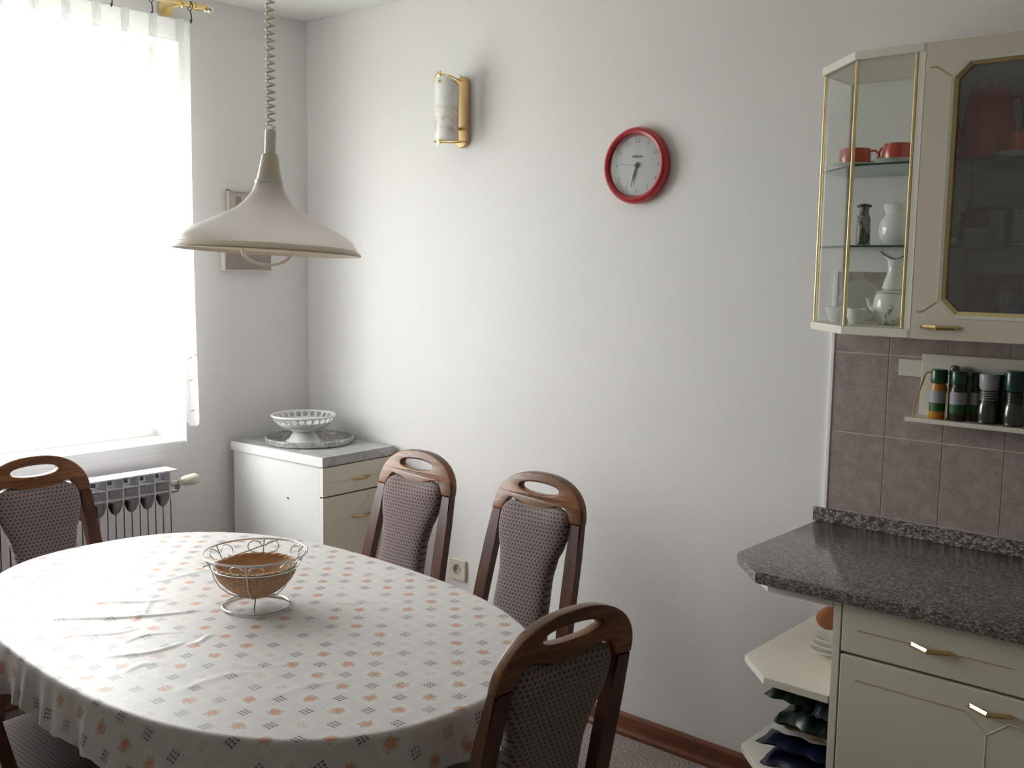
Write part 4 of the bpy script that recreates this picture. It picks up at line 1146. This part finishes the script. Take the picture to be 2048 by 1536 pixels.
def vshelf(z):
    pp = [(2.679, -.009), (2.390, -.009), (2.390, -.172), (2.531, -.315), (2.679, -.322)]
    o = vprism('glass_shelf', pp, z-.006, z, 'shelf_glass', 0)
    bm = bm_new(); tube(bm, [LV((2.390, -.1725), z-.003), LV((2.531, -.3155), z-.003), LV((2.679, -.3225), z-.003)], .0028, 4); obj('shelf_edge', bm, 'glass_edge', o, False)
for z in (1.830, 1.634): vshelf(z)
def vpane(a, b):
    n_ = Vector((b[1]-a[1], -(b[0]-a[0]), 0)).normalized()*.0015
    vprism('pane', [(a[0]-n_.x, a[1]-n_.y), (b[0]-n_.x, b[1]-n_.y), (b[0]+n_.x, b[1]+n_.y), (a[0]+n_.x, a[1]+n_.y)], VZ0+.02, VZ1-.02, 'glass', 0)
vpane((2.387, -.010), (2.387, -.174)); vpane((2.389, -.178), (2.528, -.3195)); vpane((2.534, -.3215), (2.676, -.3285))
def vstrip(p, w=.0036, m='gold_trim'):
    bm = bm_new(); box(bm, LV((p[0]-w, p[1]-w), VZ0+.02), LV((p[0]+w, p[1]+w), VZ1-.02), .0012); obj('gold_strip', bm, m, vt, False)
vstrip((2.3865, -.1765)); vstrip((2.5305, -.3215)); vstrip((2.6765, -.3300)); 
bm = bm_new(); box(bm, LV((2.386-.004, -.010), VZ0+.02), LV((2.386+.002, -.006), VZ1-.02)); obj('gold_strip', bm, 'gold_trim', vt, False)

dc = thing('glass_door_cabinet', 'cream wall cupboard with octagonal glass door and brass handle', 'cabinet', (2.95, -.16, VZ0))
DX0, DX1 = 2.697, 3.203
LD = lambda x, y, z: (x-2.95, y+.16, z-VZ0)
for nm, a, b in (('side_panel', (DX0, -.318, VZ0), (DX0+.016, -.008, VZ1)), ('side_panel', (DX1-.016, -.318, VZ0), (DX1, -.008, VZ1)),
                 ('bottom_board', (DX0+.0165, -.318, VZ0), (DX1-.0165, -.008, VZ0+.018)), ('top_board', (DX0+.0165, -.318, VZ1-.018), (DX1-.0165, -.008, VZ1)),
                 ('back_panel', (DX0+.0165, -.0075, VZ0+.018), (DX1-.0165, -.004, VZ1-.018))):
    bm = bm_new(); box(bm, LD(*a), LD(*b), .0008); obj(nm, bm, 'white_lam' if nm == 'back_panel' else 'cream_light', dc, False)
for z in (1.830, 1.634):
    bm = bm_new(); box(bm, LD(DX0+.017, -.300, z-.006), LD(DX1-.017, -.009, z)); o = obj('glass_shelf', bm, 'shelf_glass', dc, False)
    bm = bm_new(); box(bm, LD(DX0+.017, -.3022, z-.0062), LD(DX1-.017, -.2998, z+.0002)); obj('shelf_edge', bm, 'glass_edge', o, False)
ox0, ox1, oz0, oz1, oc = 2.762, 3.138, 1.470, 2.045, .036
octo = [(ox0+oc, oz0), (ox1-oc, oz0), (ox1, oz0+oc), (ox1, oz1-oc), (ox1-oc, oz1), (ox0+oc, oz1), (ox0, oz1-oc), (ox0, oz0+oc)]
rect = [(DX0+.001, VZ0), (DX1-.001, VZ0), (DX1-.001, VZ1), (DX0+.001, VZ1)]
bm = plate([[(x-2.95, z-VZ0) for x, z in rect], [(x-2.95, z-VZ0) for x, z in octo]], .019, .002, lambda c: (c.x, -.3285+.16+c.z, c.y))
dd = obj('door', bm, 'cream', dc, False)
bm = bm_new(); box(bm, LD(DX0-.0012, -.3385, VZ0), LD(DX0+.0014, -.319, VZ1), .0005); obj('edge_band', bm, 'white_edge', dd, False)
bm = bm_new(); box(bm, LD(ox0-.006, -.3275, oz0-.006), LD(ox1+.006, -.3245, oz1+.006)); obj('pane', bm, 'door_glass', dd, False)
def octo_in(d): return [(ox0+oc+d*.4, oz0+d), (ox1-oc-d*.4, oz0+d), (ox1-d, oz0+oc+d*.4), (ox1-d, oz1-oc-d*.4), (ox1-oc-d*.4, oz1-d), (ox0+oc+d*.4, oz1-d), (ox0+d, oz1-oc-d*.4), (ox0+d, oz0+oc+d*.4)]
def ring_mesh(a, b, ya, yb):
    bm = bm_new(); A = [bm.verts.new(LD(x, ya, z)) for x, z in a]; B = [bm.verts.new(LD(x, yb, z)) for x, z in b]
    C_ = [bm.verts.new(LD(x, -.3275, z)) for x, z in b]; D_ = [bm.verts.new(LD(x, -.3275, z)) for x, z in a]; n = len(a)
    for P_, Q_ in ((A, B), (B, C_), (C_, D_), (D_, A)):
        for i in range(n): bm.faces.new((P_[i], P_[(i+1) % n], Q_[(i+1) % n], Q_[i]))
    return bm
obj('outer_moulding', ring_mesh(octo_in(-.004), octo_in(.004), -.3400, -.3385), 'cream_light', dd, False)
obj('gold_moulding', ring_mesh(octo_in(.0035), octo_in(.0115), -.3390, -.3330), 'gold_trim', dd, False)
for (sx_, sz_) in ((1, 1), (1, -1)):
    bm = bm_new()
    zc = oz1-oc if sz_ > 0 else oz0+oc
    p = [(ox0, zc), (ox0-.020, zc+sz_*.013), (ox0-.034, zc+sz_*.024), (ox0-.044, zc+sz_*.028), (ox0-.050, zc+sz_*.026)]
    tube(bm, [LD(x, -.3382, z) for x, z in p], [.0012, .0013, .0015, .0017, .0022], 6)
    obj('groove_tone', bm, 'olive', dd)  # thin tube coloured like the shaded bottom of a routed line
bm = bm_new(); bow_handle(bm, LD(2.727, -.3385, 1.4435), LD(2.805, -.3385, 1.4435), (0, -.024, 0), .0045); obj('handle', bm, 'brass', dd)
d3 = thing('wall_cupboard', 'plain cream wall cupboard beyond the right edge of the picture', 'cabinet', (3.7, -.16, VZ0))
bm = bm_new(); box(bm, (3.206-3.7, -.318+.16, 0), (4.29-3.7, -.008+.16, .68)); obj('carcass', bm, 'cream_light', d3, False)
for i in range(2):
    bm = bm_new(); box(bm, (3.207+.542*i-3.7, -.338+.16, 0), (3.746+.542*i-3.7, -.3185+.16, .68), .003); obj('door', bm, 'cream', d3, False)

# ---- crockery
def cup_saucer(x, y, z, r, h, ha, n1, l1, l2, mat='red_cer', grp=None):
    s = bm_new(); R = r*1.62
    lathe(s, [(0, 0), (R*.50, 0), (R*.56, .004), (R*.96, .013), (R, .0155), (R*.97, .016), (R*.55, .0075), (0, .006)], 44)
    so_ = obj('saucer', s, 'porcelain', None); so_.location = (x, y, z); tag(so_, l2, 'saucer', 'white saucers in the cupboards')
    t = thing('cup', l1, 'cup', (x, y, z+.0075), ha, 'orange-red cups in the cupboards')
    c = bm_new(); lathe(c, [(0, 0), (r*.80, 0), (r*.97, .004), (r*.99, h*.3), (r*.96, h*.8), (r*.93, h), (r*.88, h), (r*.90, h*.8), (r*.92, h*.3), (r*.75, .006), (0, .005)], 40); obj('cup_body', c, mat, t)
    c = bm_new(); tube(c, [(r*.92, 0, h*.85), (r*1.25, 0, h*.88), (r*1.45, 0, h*.65), (r*1.38, 0, h*.38), (r*.95, 0, h*.22)], .0042, 8, rz=.0030); obj('handle', c, mat, t)
    return t
cup_saucer(2.465, -.155, 1.8302, .041, .047, .15, 'cup', 'orange-red cup in the cut corner of the glass end cabinet', 'white saucer under the left cup in the glass end cabinet')
cup_saucer(2.598, -.205, 1.8302, .040, .047, 2.9, 'cup', 'orange-red cup beside the gold divider in the glass end cabinet', 'white saucer under the right cup in the glass end cabinet')
cup_saucer(2.893, -.215, 1.8302, .042, .050, -.5, 'cup', 'orange-red cup in front of the coffee pot, at the right edge', 'white saucer in front of the coffee pot, at the right edge')

def pot(x, y, z, label, prof, hz, spout, rz, mat, cat, name, lid=True):
    t = thing(name, label, cat, (x, y, z), rz)
    c = bm_new(); lathe(c, prof, 44); obj('pot_body', c, mat, t)
    c = bm_new(); tube(c, hz, .006, 8, rz=.0045); obj('handle', c, mat, t)
    if spout: c = bm_new(); tube(c, spout[0], spout[1], 12); obj('spout', c, mat, t)
    if lid:
        zt_ = prof[-2][1]; rt_ = max(p[0] for p in prof[-3:-1])
        c = bm_new(); lathe(c, [(rt_*.98, zt_), (rt_*.9, zt_+.006), (rt_*.3, zt_+.010), (.007, zt_+.014), (.006, zt_+.020), (.013, zt_+.026), (.012, zt_+.031), (0, zt_+.033)], 32); obj('lid', c, mat, t)
    return t
pot(2.791, -.160, 1.8302, 'tall dark red coffee pot with lid on the top shelf behind the glass door',
    [(0, 0), (.056, 0), (.063, .006), (.062, .06), (.054, .115), (.045, .160), (.042, .168), (0, .169)],
    [(.044, 0, .152), (.068, 0, .158), (.083, 0, .130), (.081, 0, .088), (.056, 0, .045)],
    ([(-.050, 0, .045), (-.068, 0, .060), (-.075, 0, .090), (-.078, 0, .125)], [.014, .011, .008, .005]), math.radians(35), 'red_cer2', 'coffee pot', 'coffee_pot')

t = thing('painted_jar', 'small dark painted jar with black lid on the middle glass shelf', 'jar', (2.487, -.130, 1.6342))
c = bm_new(); lathe(c, [(0, 0), (.0175, 0), (.0185, .004), (.0175, .05), (.0160, .078), (.0115, .086), (.0125, .102), (0, .102)], 24); obj('jar_body', c, 'jardec', t)
c = bm_new(); lathe(c, [(0, .1022), (.0185, .1022), (.0185, .108), (.006, .112), (0, .113)], 24); obj('lid', c, 'black', t)
c = bm_new(); lathe(c, [(0, 0), (.032, 0), (.036, .004), (.046, .024), (.049, .042), (.044, .062), (.035, .076), (.032, .082), (.037, .092), (.040, .104), (.038, .106), (.033, .094), (.028, .082), (.033, .072), (.040, .058), (.044, .042), (.040, .022), (.028, .006), (0, .006)], 48)
o = obj('vase', c, 'porcelain', None); o.location = (2.594, -.170, 1.6342); tag(o, 'white round-bellied porcelain vase with flared neck on the middle glass shelf', 'vase')

# pitcher with wavy lip
def pitcher(x, y, z):
    t = thing('milk_pitcher', 'white porcelain pitcher with wavy dark-lined lip below the middle glass shelf', 'pitcher', (x, y, z), math.radians(190))
    c = bm_new(); lathe(c, [(0, 0), (.028, 0), (.031, .004), (.027, .020), (.020, .040), (.0175, .055), (.021, .075), (.030, .094), (.028, .094), (.019, .075), (.0155, .055), (.018, .040), (.024, .02), (0, .004)], 40)
    def lip(c_):
        if c_.z > .07:
            a = math.atan2(c_.y, c_.x); f = (c_.z-.07)/.024
            return (c_.x*(1+.28*f*max(0, math.cos(a))), c_.y*(1-.1*f), c_.z - f*.007 + f*(.009*math.cos(2*a)+.002*math.cos(a)))
        return c_
    xform(c, lip); obj('pitcher_body', c, 'porcelain', t)
    c = bm_new(); tube(c, [Vector(lip(Vector((.0295*math.cos(q), .0295*math.sin(q), .094)))) for q in [2*PI*k/40 for k in range(40)]], .0012, 5, True); obj('lip_line', c, 'dark_tray', t)
    c = bm_new(); tube(c, [(-.027, 0, .092), (-.042, 0, .094), (-.050, 0, .075), (-.042, 0, .045), (-.024, 0, .030)], .0032, 8); obj('handle', c, 'porcelain', t)
pitcher(2.588, -.158, 1.5242)
t = thing('decorated_tureen', 'grey-white porcelain pot with dark leaf decoration, pitcher standing on it', 'pot', (2.588, -.165, 1.4352))
c = bm_new(); lathe(c, [(0, 0), (.030, 0), (.034, .004), (.044, .022), (.048, .045), (.044, .072), (.040, .080), (0, .084)], 48); obj('pot_body', c, 'decor', t)
c = bm_new(); lathe(c, [(0, .0845), (.041, .0815), (.0425, .084), (.030, .0885), (0, .0885)], 40); obj('lid', c, 'decor', t)
c = bm_new(); tube(c, [(.046, 0, .055), (.060, 0, .060), (.062, 0, .040), (.047, 0, .030)], .003, 8)
tube(c, [(-.044, 0, .035), (-.058, 0, .045), (-.066, 0, .066)], [.008, .006, .004], 10); obj('handle', c, 'decor', t)
c = bm_new(); lathe(c, [(0, 0), (.040, .001), (.056, .006), (.0565, .008), (.040, .004), (0, .0035)], 44); R_ = Matrix.Rotation(math.radians(78), 4, 'Y') ; xform(c, lambda q: R_ @ q)
o = obj('plate', c, 'porcelain', None); o.location = (2.470, -.085, 1.4355+.0565); o.rotation_euler = (0, 0, math.radians(-60)); tag(o, 'white plate standing on edge at the back of the bottom of the glass end cabinet', 'plate')
t = thing('cup', 'white porcelain cup at the bottom of the cut corner of the glass end cabinet', 'cup', (2.440, -.155, 1.4352), math.radians(150))
c = bm_new(); lathe(c, [(0, 0), (.018, 0), (.020, .004), (.030, .020), (.0335, .040), (.0315, .040), (.027, .02), (.017, .006), (0, .005)], 36); obj('cup_body', c, 'porcelain', t)
c = bm_new(); tube(c, [(.031, 0, .034), (.045, 0, .034), (.045, 0, .018), (.029, 0, .014)], .0024, 8); obj('handle', c, 'porcelain', t)
t = thing('cup', 'white porcelain cup between the gold strip and the decorated pot', 'cup', (2.515, -.215, 1.4352), math.radians(20))
c = bm_new(); lathe(c, [(0, 0), (.016, 0), (.018, .004), (.024, .020), (.026, .040), (.0245, .040), (.022, .02), (.015, .006), (0, .005)], 36); obj('cup_body', c, 'decor', t)

def tumbler(x, y, z, r, h, label, grp=None, base=.006, name='drinking_glass'):
    c = bm_new(); lathe(c, [(0, 0), (r*.82, 0), (r*.86, .002), (r, h), (r-.0015, h), (r*.84, base), (0, base)], 32)
    o = obj(name, c, 'tumbler', None); o.location = (x, y, z); tag(o, label, 'glass', grp); return o
g = 'drinking glasses in the wall cupboard'
tumbler(2.822, -.150, 1.6342, .026, .086, 'tall drinking glass on the middle shelf, the left one of the row', g)
tumbler(2.874, -.145, 1.6342, .026, .086, 'tall drinking glass on the middle shelf, the right one of the row', g)
tumbler(2.795, -.225, 1.6342, .030, .040, 'low wide glass at the front of the middle shelf', g)
tumbler(2.858, -.175, 1.4362, .020, .088, 'narrow upright glass on the bottom shelf left of the blue box', g)
tumbler(2.905, -.135, 1.4362, .022, .086, 'narrow upright glass behind the blue box', g)
tumbler(2.772, -.235, 1.4362, .017, .042, 'small stem glass in the lower left corner behind the door glass', g)
c = bm_new(); box(c, (-.012, -.012, 0), (.012, .012, .020), .005); o = obj('sugar_cube_box', c, 'white_edge', None); o.name = 'salt_cellar'; o.location = (2.752, -.255, 1.6342); tag(o, 'tiny white salt cellar in the left corner of the middle shelf', 'salt cellar')
t = thing('oval_tray', 'smoky brown oval tray leaning against the back of the middle shelf', 'tray', (2.790, -.068, 1.6380))
c = bm_new(); pp = [(.095*math.cos(q), .048+.047*math.copysign(abs(math.sin(q))**.8, math.sin(q))) for q in [2*PI*k/48 for k in range(48)]]
merge(c, plate([pp], .004, .001, lambda q: (q.x, q.z+q.y*.12-.01, q.y*1.0))); obj('tray_plate', c, 'brown_tray', t)
c = bm_new(); tube(c, [(x, z*.12-.0135, z) for x, z in pp], .003, 6, True); obj('tray_rim', c, 'brown_tray', t)
c = bm_new(); box(c, (-.040, -.030, 0), (.040, .030, .050), .003); bm_in = None
t = thing('blue_box', 'dark blue plastic box at the bottom right behind the door glass', 'box', (2.925, -.215, 1.4362))
obj('box_body', c, 'blue', t, False)
c = bm_new(); box(c, (-.0415, -.0315, .050), (.0415, .0315, .055), .002); obj('lid', c, 'blue', t, False)
c = bm_new(); merge(c, plate([rrect(.042, .045, .012)], .006, .002)); merge(c, plate([rrect(.044, .047, .013), rrect(.040, .043, .010)], .006, .002, lambda q: (q.x, q.y, q.z+.004)))
o = obj('dark_tray', c, 'dark_tray', None); o.location = (2.838, -.235, 1.4362+.003); o.name = 'flat_dish'; tag(o, 'flat black dish on the bottom shelf in front of the narrow glass', 'dish')

# ------------------------------------------------------------------ spice rack
RZ0 = 1.182
rk = thing('spice_rack', 'cream wall spice rack with brass rail on the tiles', 'spice rack', (2.62, -.0095, RZ0))
LR = lambda x, y, z: (x-2.62, y+.0095, z-RZ0)
bm = bm_new(); box(bm, LR(2.621, -.0225, RZ0+.001), LR(3.20, -.0100, 1.356), .0015); obj('back_board', bm, 'cream_light', rk, False)
bm = bm_new(); box(bm, LR(2.612, -.100, RZ0), LR(3.20, -.0100, RZ0+.012), .002); bm2 = bm; obj('shelf_board', bm, 'cream_light', rk, False)
bm = bm_new(); box(bm, LR(2.560, -.0200, 1.293), LR(2.6205, -.0097, 1.338), .0015); obj('wall_block', bm, 'cream_light', rk, False)
bm = bm_new(); tube(bm, [LR(2.632, -.092, 1.194), LR(2.632, -.092, 1.218), LR(2.633, -.089, 1.228), LR(2.636, -.034, 1.302), LR(2.639, -.0275, 1.308), LR(2.650, -.0250, 1.309), LR(3.19, -.0250, 1.309)], .0022, 8)
obj('side_rail', bm, 'brass_dull', rk)
for x in (2.7085, 2.93):
    bm = bm_new(); tube(bm, [LR(x, -.084, 1.194), LR(x, -.084, 1.200), LR(x, -.080, 1.262), LR(x, -.080, 1.268)], [.0035, .0017, .0017, .0035], 8)
    obj('brass_post', bm, 'brass', rk)
JZ = RZ0+.0122
def spice_jar(x, y, label, fill, cap, r=.0205, h=.092, caph=.036, lab=True, grp='spice jars with green caps on the rack'):
    t = thing('spice_jar', label, 'spice jar', (x, y, JZ), random.uniform(-.3, .3), grp)
    c = bm_new(); lathe(c, [(0, 0), (r*.90, 0), (r, .003), (r, h-.010), (r*.86, h-.003), (r*.84, h), (0, h)], 28); obj('jar_glass', c, fill, t)
    c = bm_new(); lathe(c, [(0, h), (r*.98, h+.0005), (r*1.0, h+.002), (r*.98, h+caph-.002), (r*.92, h+caph), (0, h+caph)], 28); obj('cap', c, cap, t)
    if lab:
        c = bm_new(); lathe(c, [(r+.0002, .020), (r+.0005, .020), (r+.0005, .042), (r+.0002, .042)], 28); obj('green_label', c, 'label_green', t)
        c = bm_new(); lathe(c, [(r+.0002, .0425), (r+.0005, .0425), (r+.0005, .074), (r+.0002, .074)], 28); obj('white_label', c, 'label_white', t)
    return t
spice_jar(2.6835, -.068, 'amber spice jar with green cap, first on the left of the rack', 'spice_amber', 'green_cap')
spice_jar(2.7335, -.068, 'dark spice jar with green cap and pale label, second from the left', 'spice_dark', 'green_cap')
spice_jar(2.770, -.0475, 'narrow green-capped jar in shade between second jar and grey grinder', 'spice_dark', 'teal_cap', .0130, .092, .034)
spice_jar(2.836, -.0395, 'dark green-capped jar behind the clear grinders', 'spice_dark', 'teal_cap', .0122, .092, .036, False)
def grinder(x, y, label, cap, capz):
    t = thing('pepper_grinder', label, 'grinder', (x, y, JZ), 0)
    r = .0245
    c = bm_new(); lathe(c, [(0, 0), (r*.88, 0), (r*.94, .003), (r*.90, .008), (r, .020), (r, .036), (r*.90, .050), (r*.78, .058), (r*.78, .084), (0, .084)], 32); obj('glass_body', c, 'spice_dark', t)
    c = bm_new(); lathe(c, [(r+.0003, .006), (r+.0008, .022), (r+.0008, .036), (r*.92, .051), (r*.81, .058)], 32); obj('clear_shell', c, 'tumbler', t)
    c = bm_new(); lathe(c, [(r*.78, .0845), (r*.84, .085), (r*.84, .088), (r*.95, .092), (r*1.0, .122), (r*.95, .125), (0, .125)] if cap == 'grey_cap' else [(r*.78, .0845), (r*.98, .088), (r*1.02, .100), (r*1.02, .130), (r*.92, .138), (0, .139)], 32); obj('cap', c, cap, t)
    c = bm_new()
    for q in range(4): tube(c, circle((0, 0, .061+.006*q), r*.80, 28), .0013, 6, True)
    obj('ribbed_collar', c, cap if cap == 'grey_cap' else 'teal_cap', t)
grinder(2.805, -.062, 'clear pepper grinder with grey cap, peppercorns inside', 'grey_cap', 0)
grinder(2.866, -.062, 'clear herb grinder with dark teal cap at the right edge', 'teal_cap', 0)
# brown round lid just above the caps
t = thing('spice_jar', 'taller jar with round brown lid standing against the rack board', 'spice jar', (2.712, -.0400, JZ), 0, 'spice jars with green caps on the rack')
c = bm_new(); lathe(c, [(0, 0), (.0115, 0), (.0125, .003), (.0125, .115), (0, .116)], 20); obj('jar_glass', c, 'spice_dark', t)
c = bm_new(); lathe(c, [(0, .1165), (.0130, .1165), (.0135, .128), (.010, .137), (0, .140)], 20); obj('cap', c, 'brown_tray', t)
t['label'] = 'taller jar with round brown lid behind the second green cap'; t['group'] = 'back row of the spice rack'
